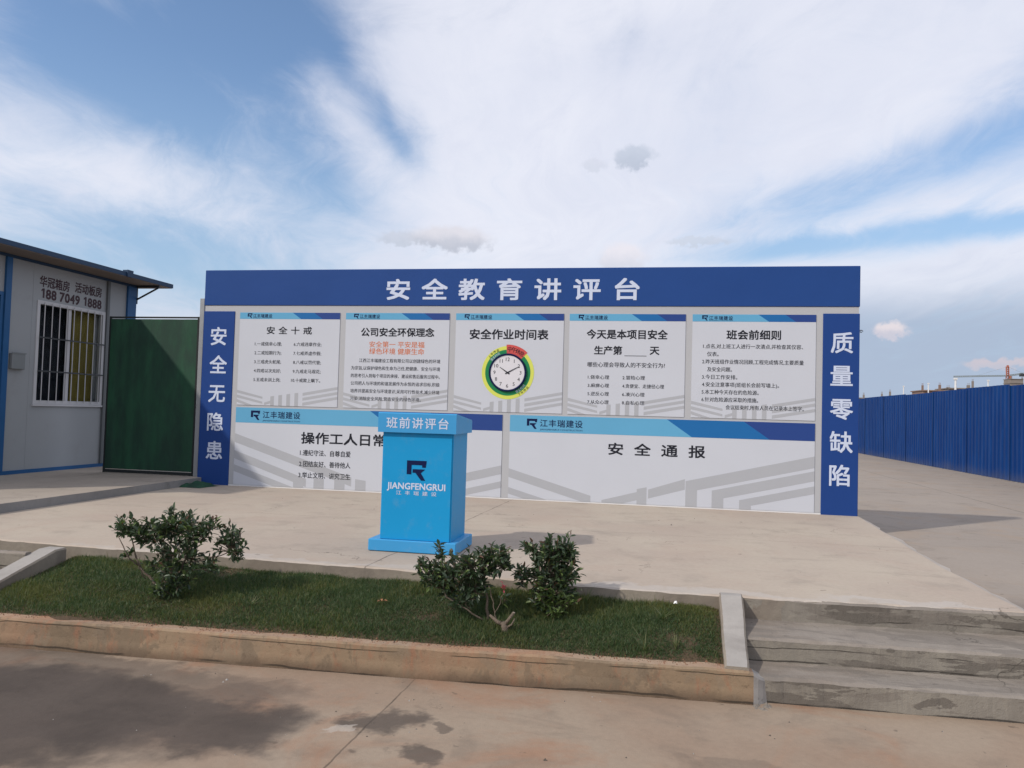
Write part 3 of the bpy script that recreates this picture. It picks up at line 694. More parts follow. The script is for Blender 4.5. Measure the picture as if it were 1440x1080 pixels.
B1 = (-3.434, 5.1, -0.20)
shrub('wide spreading shrub with bare forked stems at the left of the lawn', B1,
      [([B1, (-3.56, 5.08, -0.07), (-3.66, 5.08, 0.02), (-3.74, 5.1, 0.20)], 0.016, 0.006), ([(-3.66, 5.08, 0.02), (-3.70, 5.0, 0.10), (-3.78, 5.0, 0.24)], 0.008, 0.004),
       ([B1, (-3.50, 5.12, 0.02), (-3.53, 5.14, 0.16), (-3.47, 5.12, 0.30)], 0.014, 0.005), ([B1, (-3.46, 5.16, 0.02), (-3.50, 5.2, 0.14), (-3.62, 5.2, 0.24)], 0.012, 0.004),
       ([B1, (-3.36, 5.1, -0.02), (-3.27, 5.08, 0.14), (-3.20, 5.05, 0.26)], 0.013, 0.005), ([(-3.30, 5.1, 0.06), (-3.15, 5.1, 0.10), (-3.0, 5.12, 0.14), (-2.95, 5.12, 0.22)], 0.007, 0.004),
       ([(-3.20, 5.05, 0.22), (-3.10, 5.05, 0.27)], 0.004, 0.003), ([(-3.585, 5.05, -0.06), (-3.60, 5.0, 0.03), (-3.60, 5.0, 0.10)], 0.006, 0.003)],
      [((-3.77, 5.10, 0.300), (0.135, 0.13, 0.085), 34, 6, 0.10), ((-3.60, 5.12, 0.245), (0.135, 0.14, 0.11), 36, 6, 0.08), ((-3.42, 5.12, 0.325), (0.15, 0.16, 0.10), 48, 6, 0.14),
       ((-3.24, 5.08, 0.315), (0.15, 0.15, 0.095), 42, 6, 0.10), ((-3.10, 5.08, 0.345), (0.09, 0.09, 0.055), 14, 5, 0.08), ((-2.955, 5.12, 0.225), (0.115, 0.10, 0.125), 40, 6, 0.06),
       ((-3.36, 5.10, 0.16), (0.17, 0.16, 0.11), 40, 6, 0.12), ((-3.34, 5.06, 0.01), (0.16, 0.13, 0.09), 30, 6, 0.18), ((-3.16, 5.10, 0.06), (0.11, 0.11, 0.06), 16, 5, 0.05),
       ((-3.42, 5.04, -0.10), (0.11, 0.09, 0.06), 22, 5, 0.25), ((-3.30, 5.02, -0.06), (0.10, 0.08, 0.06), 16, 5, 0.15), ((-3.50, 5.08, 0.06), (0.09, 0.09, 0.07), 12, 5, 0.15), ((-3.745, 5.05, 0.11), (0.05, 0.05, 0.05), 6, 4, 0.25), ((-3.435, 5.1, 0.43), (0.03, 0.03, 0.04), 4, 4, 0.0)], 11)
B2 = (-1.085, 5.12, -0.20)
shrub('low wide shrub with bare lower stems and one red bloom beside the lectern', B2,
      [([B2, (-1.10, 5.12, -0.07), (-1.13, 5.14, 0.05), (-1.15, 5.14, 0.18)], 0.015, 0.006), ([B2, (-1.22, 5.05, -0.10), (-1.36, 5.02, -0.02), (-1.38, 5.02, 0.06)], 0.009, 0.004),
       ([(-1.40, 5.12, 0.10), (-1.42, 5.11, 0.20), (-1.43, 5.10, 0.30)], 0.004, 0.002), ([(-1.2, 5.06, -0.11), (-1.30, 5.1, 0.0), (-1.42, 5.12, 0.10)], 0.006, 0.003), ([(-1.12, 5.12, -0.02), (-1.22, 5.14, 0.06), (-1.30, 5.14, 0.14)], 0.007, 0.004),
       ([(-1.02, 5.06, -0.20), (-1.03, 5.05, -0.10), (-1.06, 5.05, 0.02), (-1.09, 5.07, 0.09)], 0.007, 0.003), ([(-1.03, 5.05, -0.12), (-0.995, 5.04, -0.04), (-0.972, 5.04, 0.04)], 0.004, 0.003)],
      [((-1.49, 5.13, 0.13), (0.11, 0.11, 0.10), 34, 6, 0.14), ((-1.575, 5.12, 0.165), (0.05, 0.05, 0.05), 7, 5, 0.1), ((-1.32, 5.13, 0.145), (0.14, 0.15, 0.12), 48, 6, 0.12), ((-1.17, 5.13, 0.185), (0.14, 0.15, 0.12), 50, 6, 0.12),
       ((-1.07, 5.13, 0.255), (0.11, 0.11, 0.075), 26, 6, 0.12), ((-1.00, 5.13, 0.20), (0.06, 0.07, 0.09), 14, 5, 0.08), ((-1.37, 5.10, 0.04), (0.12, 0.12, 0.07), 32, 6, 0.10), ((-1.27, 5.08, -0.03), (0.13, 0.09, 0.05), 16, 5, 0.10), ((-1.20, 5.10, 0.06), (0.13, 0.12, 0.08), 28, 6, 0.06),
       ((-1.43, 5.10, 0.27), (0.025, 0.025, 0.06), 6, 5, 0.0), ((-0.965, 5.07, -0.02), (0.035, 0.03, 0.025), 4, 4, 0.5)], 12, extra=(-0.975, 5.04, 0.055))
B3 = (-0.682, 5.28, -0.22)
shrub('upright bushy shrub with yellowish lower leaves right of the blooming shrub', B3,
      [([B3, (-0.69, 5.28, -0.05), (-0.70, 5.28, 0.12), (-0.68, 5.28, 0.28)], 0.017, 0.006), ([B3, (-0.74, 5.26, -0.08), (-0.80, 5.25, 0.04), (-0.88, 5.25, 0.10)], 0.010, 0.004), ([B3, (-0.64, 5.27, -0.06), (-0.60, 5.26, 0.1), (-0.59, 5.27, 0.26)], 0.011, 0.004),
       ([(-0.70, 5.28, 0.1), (-0.78, 5.28, 0.2), (-0.84, 5.28, 0.29)], 0.006, 0.003)],
      [((-0.70, 5.28, 0.27), (0.13, 0.13, 0.10), 50, 6, 0.10), ((-0.61, 5.28, 0.28), (0.085, 0.11, 0.10), 34, 6, 0.10), ((-0.71, 5.28, 0.14), (0.15, 0.14, 0.11), 50, 6, 0.12), ((-0.60, 5.27, 0.14), (0.09, 0.11, 0.11), 30, 6, 0.12),
       ((-0.895, 5.25, 0.11), (0.085, 0.08, 0.07), 22, 5, 0.14), ((-0.835, 5.28, 0.29), (0.05, 0.06, 0.05), 10, 5, 0.06), ((-0.69, 5.25, 0.02), (0.15, 0.13, 0.08), 40, 6, 0.4), ((-0.655, 5.21, -0.06), (0.125, 0.09, 0.075), 36, 6, 0.9),
       ((-0.60, 5.24, -0.02), (0.08, 0.08, 0.07), 18, 5, 0.3), ((-0.78, 5.22, -0.06), (0.06, 0.06, 0.04), 8, 5, 0.3)], 13, redtop=0.22)
# chopped-off stump in front of the second shrub
mb = MB(); sx, sy, sz = -0.955, 5.0, -0.25
o = thing('cut_stump', 'grey cut back stump with stubby branches in the grass before the shrubs', 'stump', (sx, sy, sz))
mb.tube([(sx, sy, sz), (sx+0.005, sy, sz+0.06), (sx-0.01, sy, sz+0.10)], [0.026, 0.022, 0.018], 8)
mb.tube([(sx, sy, sz+0.08), (sx-0.05, sy, sz+0.10), (sx-0.10, sy+0.01, sz+0.135)], [0.016, 0.012, 0.008], 7)
mb.tube([(sx, sy, sz+0.08), (sx+0.03, sy, sz+0.12), (sx+0.06, sy, sz+0.165)], [0.014, 0.011, 0.009], 7)
mb.tube([(sx+0.01, sy, sz+0.06), (sx+0.05, sy-0.01, sz+0.09), (sx+0.07, sy-0.01, sz+0.13)], [0.009, 0.006, 0.004], 6)
obj('stem', mb, M_bark, o, smooth=True)
mb = MB(); mb.tube([(sx+0.0597, sy, sz+0.1645), (sx+0.0603, sy, sz+0.1663)], 0.0092, 8); obj('cut_face', mb, M_stub, o)


# ------------------------------------------------------------------ lettering
def text_mb(s, x0, x1, zc, h, y, bold=0.0, fit=True, rot=None, spaced=False):
    """flat printed lettering on a plane y = const, spanning x0..x1, em height h centred on zc"""
    c = bpy.data.curves.new('t', 'FONT'); c.body = s; c.size = 1.0; c.resolution_u = 2
    if spaced and len(s) > 1: c.space_character = max(0.5, ((x1-x0)/h-0.92)/(len(s)-1)/1.0)
    o = bpy.data.objects.new('t', c); COL.objects.link(o)
    dg = bpy.context.evaluated_depsgraph_get(); me = bpy.data.meshes.new_from_object(o.evaluated_get(dg))
    v = [tuple(q.co) for q in me.vertices]; fs = [tuple(p.vertices) for p in me.polygons]
    COL.objects.unlink(o); bpy.data.objects.remove(o); bpy.data.curves.remove(c); bpy.data.meshes.remove(me)
    mb = MB()
    if not v: return mb
    a, b = min(q[0] for q in v), max(q[0] for q in v); kx = (x1-x0)/(b-a) if fit else h; k = h
    if rot is None:
        mb.v = [(x0+(q[0]-a)*kx, y, zc+(q[1]-0.375)*k) for q in v]
    else:                                      # centred and turned (clock numerals, ring lettering)
        ca, sa = math.cos(rot), math.sin(rot); cx = (x0+x1)/2
        lo, hi = min(q[1] for q in v), max(q[1] for q in v)
        mb.v = []
        for q in v:
            px, pz = (q[0]-(a+b)/2)*k, (q[1]-(lo+hi)/2)*k
            mb.v.append((cx+px*ca-pz*sa, y, zc+px*sa+pz*ca))
    if bold > 0:          # heavier strokes: the glyphs printed again a hair to each side
        b = bold*h*0.8; base = list(mb.v); n = len(base); offs = [(-b, -b), (b, -b), (-b, b), (b, b)] if bold > 0.011 else [(-b, 0), (b, 0)]
        mb.v = []; ff = []
        for i, (ox, oz) in enumerate(offs):
            mb.v += [(x+ox, yy-0.00012*i, z+oz) for x, yy, z in base]; ff += [tuple(k+i*n for k in q) for q in fs]
        fs = ff
    mb.f = fs; mb.mi = [0]*len(fs)
    return mb


def emblem(x0, z0, w_, h_, y):
    """the angular letter mark: bracket over a forked leg"""
    mb = MB(); A = [(0, 0.30), (0, 1), (1, 1), (0.96, 0.66), (0.78, 0.66), (0.78, 0.78), (0.235, 0.78), (0.235, 0.30)]
    B = [(0.30, 0.385), (0.30, 0.565), (0.93, 0.565), (0.72, 0.375), (0.95, 0.0), (0.74, 0.0), (0.44, 0.385)]
    for pl in (A, B):
        mb.prism([(x0+px*w_, z0+pz*h_) for px, pz in pl], y, y+0.0012)
    return mb


# ------------------------------------------------------------------ notice board
YB = 10.70
NB = thing('notice_board', 'long white and blue safety notice board with seven posters standing on the platform', 'notice board', (-2.14, YB, 0))
mb = MB(); mb.box(-6.785, 2.505, YB, YB+0.14, 0.02, 3.21); obj('backing_panel', mb, M_grey, NB)
mb = MB(); mb.box(-6.80, 2.515, YB-0.012, YB+0.152, 2.692, 3.225, bev=0.006); hd = obj('header', mb, M_blue, NB)
obj('lettering', text_mb('安全教育讲评台', -3.905, -0.305, 2.925, 0.315, YB-0.0150, 0.028, spaced=True), M_let, hd)
for x0, x1, s, cx in ((-6.80, -6.288, '安全无隐患', -6.533), (2.066, 2.515, '质量零缺陷', 2.300)):
    mb = MB(); mb.box(x0, x1, YB-0.010, YB+0.150, -0.005, 2.603, bev=0.005); sp = obj('side_panel', mb, M_blueside, NB)
    mb = MB()
    for i, ch in enumerate(s): mb.join(text_mb(ch, cx-0.134, cx+0.134, 2.223-0.428*i, 0.29, YB-0.0130, 0.019, fit=False))
    mb2 = text_mb('安', 0, 1, 0, 0.29, 0, 0.028, fit=False); wv = max(q[0] for q in mb2.v)-min(q[0] for q in mb2.v)
    mb.v = [(x+0.134-wv/2, y, z) for x, y, z in mb.v]
    obj('lettering', mb, M_let, sp)
mb = MB(); mb.box(-6.288, 2.066, YB-0.004, YB+0.144, 0.0, 0.016); obj('bottom_trim', mb, M_pole, NB)
mb = MB(); mb.tube([(2.512, YB+0.02, 2.39), (2.545, YB+0.02, 2.39), (2.56, YB+0.02, 2.38), (2.545, YB+0.02, 2.365), (2.52, YB+0.02, 2.37)], 0.006, 6); obj('hook', mb, M_dsteel, NB)
YP = YB-0.008         # poster face


def clip(poly, x0, x1, z0, z1):
    for ax, lim, sg in ((0, x0, 1), (0, x1, -1), (1, z0, 1), (1, z1, -1)):
        out = []
        for i in range(len(poly)):
            a, b = poly[i], poly[(i+1) % len(poly)]; da, db = sg*(a[ax]-lim), sg*(b[ax]-lim)
            if da >= 0: out.append(a)
            if da*db < 0:
                k = da/(da-db); out.append((a[0]+(b[0]-a[0])*k, a[1]+(b[1]-a[1])*k))
        poly = out
        if len(poly) < 3: return None
    return poly


def flat(polys, y, box=None):
    mb = MB()
    for q in polys:
        mi = 0; y -= 0.00004
        if box: q = clip(q, *box)
        if q: mb.face([(x, y, z) for x, z in q], mi)
    return mb


def poster(x0, x1, z0, z1, band, sl, sl2, name='poster', logo=None, small=True):
    mb = MB(); mb.box(x0, x1, YP, YB+0.002, z0, z1); p = obj(name, mb, M_white, NB)
    zb = z1-band; mb = MB(); yb_ = YP-0.0015; k = band*1.45
    for poly, mi in (([(x0, zb), (sl+k, zb), (sl, z1), (x0, z1)], 0), ([(sl+k, zb), (sl2+k, zb), (sl2, z1), (sl, z1)], 1), ([(sl2+k, zb), (x1, zb), (x1, z1), (sl2, z1)], 2)):
        mb.face([(x, yb_, z) for x, z in poly], mi)
    bd = obj('header_band', mb, [M_cy, M_mb, M_db], p)
    lx, lw, nm0, nm1 = logo
    lh = lw*0.95; zc = (zb+z1)/2
    obj('emblem', emblem(lx, zc-lh/2, lw, lh, yb_-0.0020), M_navy, p)
    mb = text_mb('江丰瑞建设', nm0, nm1, zc+(0.0 if small else 0.012), (nm1-nm0)/5.4, yb_-0.0015, 0.012, spaced=True)
    mb.join(text_mb('JIANGFENGRUI CONSTRUCTION', nm0, nm1, zc-(nm1-nm0)*(0.105 if small else 0.125), (nm1-nm0)*0.05, yb_-0.0015))
    obj('company_lettering', mb, M_navy, p)
    return p


def pattern(p, x0, x1, z0, H):
    """printed grey roof lines along the foot of a small poster"""
    W = x1-x0; X = lambda k: x0+k*W; Z = lambda k: z0+k*H
    q = []
    for a, b, c, d in ((0.0, 0.26, 0.60, 0.42), (0.0, 0.26, 0.36, 0.18), (0.0, 0.16, 0.14, 0.0)):   # left, falling to the right
        q.append([(X(a), Z(c)), (X(b), Z(d-0.10)), (X(b), Z(d)), (X(a), Z(c+0.14))])
    for k in (0.34, 0.42, 0.50, 0.58): q.append([(X(k), Z(0)), (X(k+0.036), Z(0)), (X(k+0.036), Z(0.48+0.18*(k-0.34)/0.24)), (X(k), Z(0.45+0.18*(k-0.34)/0.24))])
    for c in (0.16, 0.40, 0.64): q.append([(X(0.66), Z(c-0.12)), (X(1), Z(c+0.22)), (X(1), Z(c+0.35)), (X(0.66), Z(c+0.02))])
    q.append([(X(0.28), Z(0.02)), (X(0.34), Z(0.12)), (X(0.34), Z(0.24)), (X(0.28), Z(0.14))])
    obj('printed_pattern', flat(q, YP-0.0008, (x0, x1, z0, z0+H*1.1)), M_pat, p)


YT = YP-0.0016
def lines(p, items, mat=None, name='body_lettering', bold=0.011):
    mb = MB()
    for it in items:
        s, x0, x1, zc, h = it[:5]; mb.join(text_mb(s, x0, x1, zc, h, YT, bold if len(it) < 6 else it[5], spaced=(len(it) > 6)))
    return obj(name, mb, mat or M_ink, p)


ZT, ZB_ = 2.586, 1.225
spec = [(-6.203, -4.611), (-4.520, -2.957), (-2.863, -1.324), (-1.245, 0.320), (0.409, 1.980)]
PP = []
for a, b in spec:
    p = poster(a, b, ZB_-0.02, ZT, 0.096, a+0.845, a+1.185, 'poster', (a+0.125, 0.075, a+0.215, a+0.52)); pattern(p, a, b, ZB_-0.02, 0.30); PP.append(p)
# 1
lines(PP[0], [('安全十戒', -5.760, -5.045, 2.320, 0.118, 0.022, 1)], name='title_lettering')
A = ['1.一戒侥幸心理;', '2.二戒短期行为;', '3.三戒虎头蛇尾;', '4.四戒以次充好;', '5.五戒未训上岗;']; B = ['6.六戒违章作业;', '7.七戒弄虚作假;', '8.八戒以罚代管;', '9.九戒走马观花;', '10.十戒欺上瞒下。']
lines(PP[0], [(s, -5.945, -5.515, 2.118-0.133*i, 0.063) for i, s in enumerate(A)]+[(s, -5.322-(0.02 if i == 4 else 0), -4.885, 2.118-0.133*i, 0.063) for i, s in enumerate(B)])
# 2
lines(PP[1], [('公司安全环保理念', -4.276, -3.180, 2.308, 0.132, 0.029)], name='title_lettering')
lines(PP[1], [('安全第一 平安是福', -4.146, -3.320, 2.131, 0.095), ('绿色环境 健康生命', -4.144, -3.318, 2.032, 0.095)], M_or, 'slogan_lettering')
T2 = ['江西江丰瑞建设工程有限公司以创建绿色的环境', '为宗旨,以保护绿色和生命为己任,把健康、安全与环境', '的思考引入到每个项目的承接、建设和售后服务过程中。', '公司把人与环境的和谐发展作为永恒的追求目标,积极', '培养并提高安全与环境意识,采用可行性技术,减少环境', '污染,消除安全风险,营造安全的绿色环境。']
lines(PP[1], [(s, -4.295 if i == 0 else -4.412, -3.345 if i == 5 else -3.075, 1.896-0.1105*i, 0.061) for i, s in enumerate(T2)])
# 3
lines(PP[2], [('安全作业时间表', -2.654, -1.538, 2.292, 0.150, 0.029)], name='title_lettering')
# 4
lines(PP[3], [('今天是本项目安全', -1.002, 0.084, 2.307, 0.135, 0.029), ('生产第', -0.895, -0.520, 2.087, 0.125, 0.029), ('天', -0.145, -0.022, 2.092, 0.125, 0.029)], name='title_lettering')
mb = flat([[(-0.485, 2.012), (-0.19, 2.012), (-0.19, 2.019), (-0.485, 2.019)]], YT); obj('blank_line', mb, M_ink, PP[3])
T4 = [('哪些心理会导致人的不安全行为?', -0.984, 0.058, 1.890, 0.075)]
A = ['1.侥幸心理', '3.麻痹心理', '5.逆反心理', '7.从众心理']; B = ['2.冒险心理', '4.贪便宜、走捷径心理', '6.凑兴心理', '8.自私心理']
T4 += [(s, -0.975, -0.685, 1.718-0.1135*i, 0.060) for i, s in enumerate(A)]+[(s, -0.505, 0.052 if i == 1 else -0.205, 1.718-0.1135*i, 0.060) for i, s in enumerate(B)]
lines(PP[3], T4)
# 5
lines(PP[4], [('班会前细则', 0.855, 1.542, 2.315, 0.132, 0.029)], name='title_lettering')
T5 = [('1.点名,对上班工人进行一次清点,并检查其仪容、', 0.553, 1.822, 2.160), ('仪表。', 0.607, 0.755, 2.055), ('2.昨天班组作业情况回顾,工程完成情况,主要质量', 0.545, 1.832, 1.955), ('及安全问题。', 0.612, 0.93, 1.852), ('3.今日工作安排。', 0.545, 1.00, 1.750), ('4.安全注意事项(班组长会前写墙上)。', 0.547, 1.53, 1.650), ('5.本工种今天存在的危险源。', 0.545, 1.275, 1.550), ('6.针对危险源应采取的措施。', 0.545, 1.27, 1.450), ('会议结束时,所有人员在记录本上签字。', 0.858, 1.843, 1.352)]
lines(PP[4], [(*q, 0.066) for q in T5])
# two large posters below
p6 = poster(-6.207, -2.150, 0.018, 1.168, 0.226, -4.10, -3.20, 'poster', (-5.962, 0.146, -5.770, -5.178), small=False)
p7 = poster(-2.043, 1.984, 0.018, 1.170, 0.230, 0.096, 1.091, 'poster', (-1.804, 0.146, -1.618, -1.032), small=False)
lines(p6, [('操作工人日常行为规范', -5.145, -2.96, 0.745, 0.178, 0.029)], name='title_lettering')
lines(p6, [('1.遵纪守法、自尊自爱', -5.158, -4.376, 0.530, 0.092), ('2.团结友好、善待他人', -5.166, -4.372, 0.368, 0.092), ('3.举止文明、讲究卫生', -5.170, -4.368, 0.205, 0.092)], bold=0.012)
lines(p7, [('安全通报', -0.673, 0.603, 0.748, 0.172, 0.026, 1)], name='title_lettering')
def band_(xa, za, xb, zb, th): return [(xa, za-th), (xb, zb-th), (xb, zb), (xa, za)]
q = [band_(-6.21, 0.78, -4.35, 0.20, 0.13), band_(-6.21, 0.53, -5.05, 0.15, 0.12), band_(-6.21, 0.32, -5.1, -0.03, 0.10)]
q += [[(x, 0.0), (x+0.16, 0.0), (x+0.16, 0.16), (x, 0.18)] for x in (-5.25, -4.93, -4.61, -4.29)]
q += [band_(-3.35, 0.16, -2.0, 0.50, 0.12), band_(-3.2, -0.02, -2.0, 0.28, 0.09)]
mb = MB(); yy = YP-0.0005
for s in q:
    s2 = clip(s, -6.207, -2.150, 0.018, 0.94)
    if s2: mb.face([(a, yy, b) for a, b in s2]); yy -= 0.00006
obj('printed_pattern', mb, M_pat, p6)
q = [band_(-2.05, 0.43, -0.90, 0.10, 0.12), band_(-2.05, 0.17, -1.30, -0.04, 0.09)]
q += [band_(-0.75, 0.05, -0.28, 0.18, 0.11), [(-0.28, 0), (-0.15, 0), (-0.15, 0.25), (-0.28, 0.22)]]
q += [[(-0.13, 0.10), (0.35, 0.24), (0.35, 0.38), (-0.13, 0.22)], [(0.36, 0), (0.50, 0), (0.50, 0.30), (0.36, 0.30)]]
for x, z, th in ((0.36, 0.37, 0.15), (0.70, 0.26, 0.13), (1.05, 0.15, 0.10)):
    q += [[(x, -0.02), (x+0.15, -0.02), (x+0.15, z+0.02), (x, z-0.015)], band_(x+0.15, z+0.02, 2.0, z+0.02+(2.0-x-0.15)*0.24, th)]
q = [s for s in q]
mb = MB()
yy = YP-0.0006
for s in q:
    s2 = clip(s, -2.043, 1.984, 0.018, 0.92)
    if s2: mb.face([(a, yy, b) for a, b in s2]); yy -= 0.00003
obj('printed_pattern', mb, M_pat, p7)
# printed rings round the clock
CX, CZ = -2.095, 1.757
mb = MB(); mb.ring(CX, CZ, YT-0.001, 0.0, 0.372, 72, mi=0); mb.ring(CX, CZ, YT-0.002, 0.0, 0.322, 72, mi=1)
mb.ring(CX, CZ, YT-0.003, 0.262, 0.392, 14, 94, 46, mi=2)
rg = obj('printed_rings', mb, [M_cyel, M_cgreen, M_cred], PP[2])
mb = MB()
def ring_text(s, r_, a0, a1, h, y, flip=False):
    m_ = MB()
    for i, ch in enumerate(s):
        a = a0+(a1-a0)*i/(len(s)-1); x, z = CX+r_*math.cos(R(a)), CZ+r_*math.sin(R(a))
        m_.join(text_mb(ch, x, x, z, h, y, 0.01, rot=R(a-90+(180 if flip else 0))))
    return m_
mb.join(ring_text('中午休息', 0.33, 86, 54, 0.078, YT-0.0045)); mb.join(ring_text('上午作业', 0.346, 140, 116, 0.042, YT-0.0035)); mb.join(ring_text('下午作业', 0.346, 300, 324, 0.042, YT-0.0035, True))
obj('ring_lettering', mb, M_ink, PP[2])
mb = MB(); mb.join(ring_text('安全时间', 0.293, 142, 118, 0.040, YT-0.0035)); mb.join(ring_text('安全时间', 0.293, 298, 322, 0.040, YT-0.0035, True)); obj('inner_ring_lettering', mb, M_let, PP[2])

# wall clock hung on the middle poster
CK = thing('wall_clock', 'round black rimmed wall clock showing ten past ten on the middle poster', 'clock', (CX, YP-0.004, CZ))
mb = MB(); n = 72; prof = [(0.268, YT-0.004), (0.268, YT-0.022), (0.260, YT-0.034), (0.250, YT-0.034), (0.240, YT-0.020)]
for k in range(n):
    a, b = 2*math.pi*k/n, 2*math.pi*(k+1)/n
    for (r0, y0), (r1, y1) in zip(prof, prof[1:]):
        mb.face([(CX+r0*math.cos(a), y0, CZ+r0*math.sin(a)), (CX+r0*math.cos(b), y0, CZ+r0*math.sin(b)), (CX+r1*math.cos(b), y1, CZ+r1*math.sin(b)), (CX+r1*math.cos(a), y1, CZ+r1*math.sin(a))])
obj('rim', mb, M_navy, CK, smooth=True)
mb = MB(); mb.ring(CX, CZ, YT-0.020, 0.0, 0.243, 72); obj('face', mb, M_cface, CK)
mb = MB()
for k in range(1, 13):
    a = R(90-30*k); x, z = CX+0.185*math.cos(a), CZ+0.185*math.sin(a); mb.join(text_mb(str(k), x, x, z, 0.072, YT-0.0212, 0.004, rot=0.0))
obj('numerals', mb, M_ink, CK)
for ang, L, wd in ((R(90-304), 0.135, 0.010), (R(90-62), 0.185, 0.008)):
    c, s = math.cos(ang), math.sin(ang); mb = MB()
    y0 = YT-0.024 if L < 0.15 else YT-0.027
    mb.prism([(CX-c*0.035-s*wd, CZ-s*0.035+c*wd), (CX-c*0.035+s*wd, CZ-s*0.035-c*wd), (CX+c*L+s*0.003, CZ+s*L-c*0.003), (CX+c*L-s*0.003, CZ+s*L+c*0.003)], y0, y0+0.0015)
    obj('hand', mb, M_ink, CK)

# ------------------------------------------------------------------ lectern
YL = 6.315
LE = thing('lectern', 'bright blue lectern with dark emblem standing before the notice board', 'lectern', (-2.0, 6.6, 0))
mb = MB(); mb.box(-2.400, -1.634, YL, 6.89, 0.004, 0.102, bev=0.006); obj('base', mb, M_lect2, LE)
mb = MB(); mb.box(-2.312, -1.690, YL+0.04, 6.83, 0.098, 1.012, bev=0.005); bo = obj('body', mb, M_lect, LE)
mb = MB(); mb.box(-2.306, -1.700, YL+0.032, YL+0.0405, 0.104, 1.004, bev=0.002); obj('front_panel', mb, M_lect, LE)
yl = YL+0.032-0.0015; s_ = 6.355/6.317
obj('emblem', emblem(-2.076*s_, 0.608*s_-0.004, 0.172, 0.165, yl-0.001), M_navy, bo)
mb = text_mb('JIANGFENGRUI', -2.244*s_, -1.738*s_, 0.558, 0.076, yl, 0.03); obj('company_lettering', mb, M_let, bo)
mb = text_mb('江丰瑞建设', -2.163*s_, -1.812*s_, 0.498, 0.038, yl, 0.012, spaced=True); obj('small_lettering', mb, M_let, bo)
mb = MB(); x0, x1 = -2.345, -1.660
prof = [(YL-0.002, 1.006), (6.872, 1.010), (6.872, 1.112), (6.862, 1.124), (YL+0.006, 1.174), (YL-0.002, 1.166)]
mb.face([(x0, y, z) for y, z in prof]); mb.face([(x1, y, z) for y, z in reversed(prof)])
for i in range(len(prof)):
    a, b = prof[i], prof[(i+1) % len(prof)]; mb.face([(x0, a[0], a[1]), (x1, a[0], a[1]), (x1, b[0], b[1]), (x0, b[0], b[1])])
cp = obj('slanted_top', mb, M_lect2, LE)
obj('title_lettering', text_mb('班前讲评台', -2.270, -1.727, 1.088, 0.098, YL-0.0035, 0.016, spaced=True), M_let, cp)

# ------------------------------------------------------------------ gate and net beside the board
GT = thing('mesh_gate', 'green netting covered gate between the site office and the notice board', 'gate', (-7.7, 10.8, 0.1))
mb = MB(); n = 40
for i in range(n+1):
    x = -8.46+1.50*i/n
    for j in range(21):
        z = 0.16+2.33*j/20; mb.v.append((x, 10.80-0.010*jit(x, 5, 1)*1.2-0.008*mnoise.noise(Vector((x*4, 0, z*3))), z))
for i in range(n):
    for j in range(20): a = i*21+j; mb.f.append((a, a+21, a+22, a+1)); mb.mi.append(0)
obj('net_panel', mb, M_net, GT, smooth=True)
mb = MB()
for a, b in ((-8.485, -8.46), (-6.965, -6.94)): mb.box(a, b, 10.79, 10.82, 0.10, 2.53)
mb.box(-8.46, -6.965, 10.79, 10.82, 2.505, 2.528); mb.box(-8.46, -6.965, 10.785, 10.82, 0.105, 0.150); mb.box(-8.46, -6.965, 10.822, 10.85, 1.25, 1.29)
obj('frame', mb, plain('gate_frame_dark', (0.018, 0.022, 0.022), 0.6, 0.2, 10), GT)
mb = MB(); mb.box(-6.93, -6.855, 10.78, 10.86, -0.02, 2.81, bev=0.004); o = obj('steel_post', mb, M_galv, at=(-6.9, 10.82, 0)); tag(o, 'galvanised square post standing between the green gate and the board', 'post')
mb = MB()
rr = random.Random(5); nx, ny = 26, 18
for i in range(nx+1):
    for j in range(ny+1):
        a, b = i/nx*2-1, j/ny*2-1; x = -6.58+0.21*a+0.03*b; y = 10.36+0.22*b; d = max(0, 1-(abs(a)**3+abs(b)**3))
        mb.v.append((x, y, 0.003+0.075*d*(0.75+0.5*mnoise.noise(Vector((x*14, y*9, 2))))))
for i in range(nx):
    for j in range(ny): a = i*(ny+1)+j; mb.f.append((a, a+ny+1, a+ny+2, a+1)); mb.mi.append(0)
o = obj('folded_netting', mb, M_net, at=(-6.58, 10.36, 0), smooth=True); tag(o, 'folded green netting lying at the foot of the left blue panel', 'netting')

# ------------------------------------------------------------------ site office
FX = -9.24
OF = thing('site_office', 'white prefabricated site office with blue trim and a barred window', 'building', (-10.6, 9.7, 0.1))
Y0, Y1 = 6.8, 12.37
mb = MB()
# front wall with openings for the window and the door, other walls plain
wy0, wy1, wz0, wz1 = 10.17, 11.635, 1.13, 2.70; dy0, dy1, dz1 = 8.68, 9.545, 2.72
for a, b, c, d in ((Y0, dy0, 0.10, 3.27), (dy0, dy1, dz1, 3.27), (dy1, wy0, 0.10, 3.27), (wy0, wy1, 0.10, wz0), (wy0, wy1, wz1, 3.27), (wy1, Y1, 0.10, 3.27)):
    mb.box(FX-0.08, FX, a, b, c, d)
mb.box(-12.0, FX-0.08, Y0, Y0+0.08, 0.10, 3.27); mb.box(-12.0, FX-0.08, Y1-0.08, Y1, 0.10, 3.27); mb.box(-12.08, -12.0, Y0, Y1, 0.10, 3.27)
wl = obj('wall', mb, M_owall, OF)
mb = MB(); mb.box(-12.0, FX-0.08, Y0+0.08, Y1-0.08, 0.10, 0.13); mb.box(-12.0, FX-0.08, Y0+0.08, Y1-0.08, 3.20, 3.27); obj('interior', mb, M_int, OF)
mb = MB(); mb.box(-12.3, -8.75, 6.7, 12.75, 3.287, 3.358, 0); mb.box(-12.28, -8.76, 6.72, 12.73, 3.279, 3.2865, 1); rf = obj('roof', mb, [M_oroof, M_soff], OF)
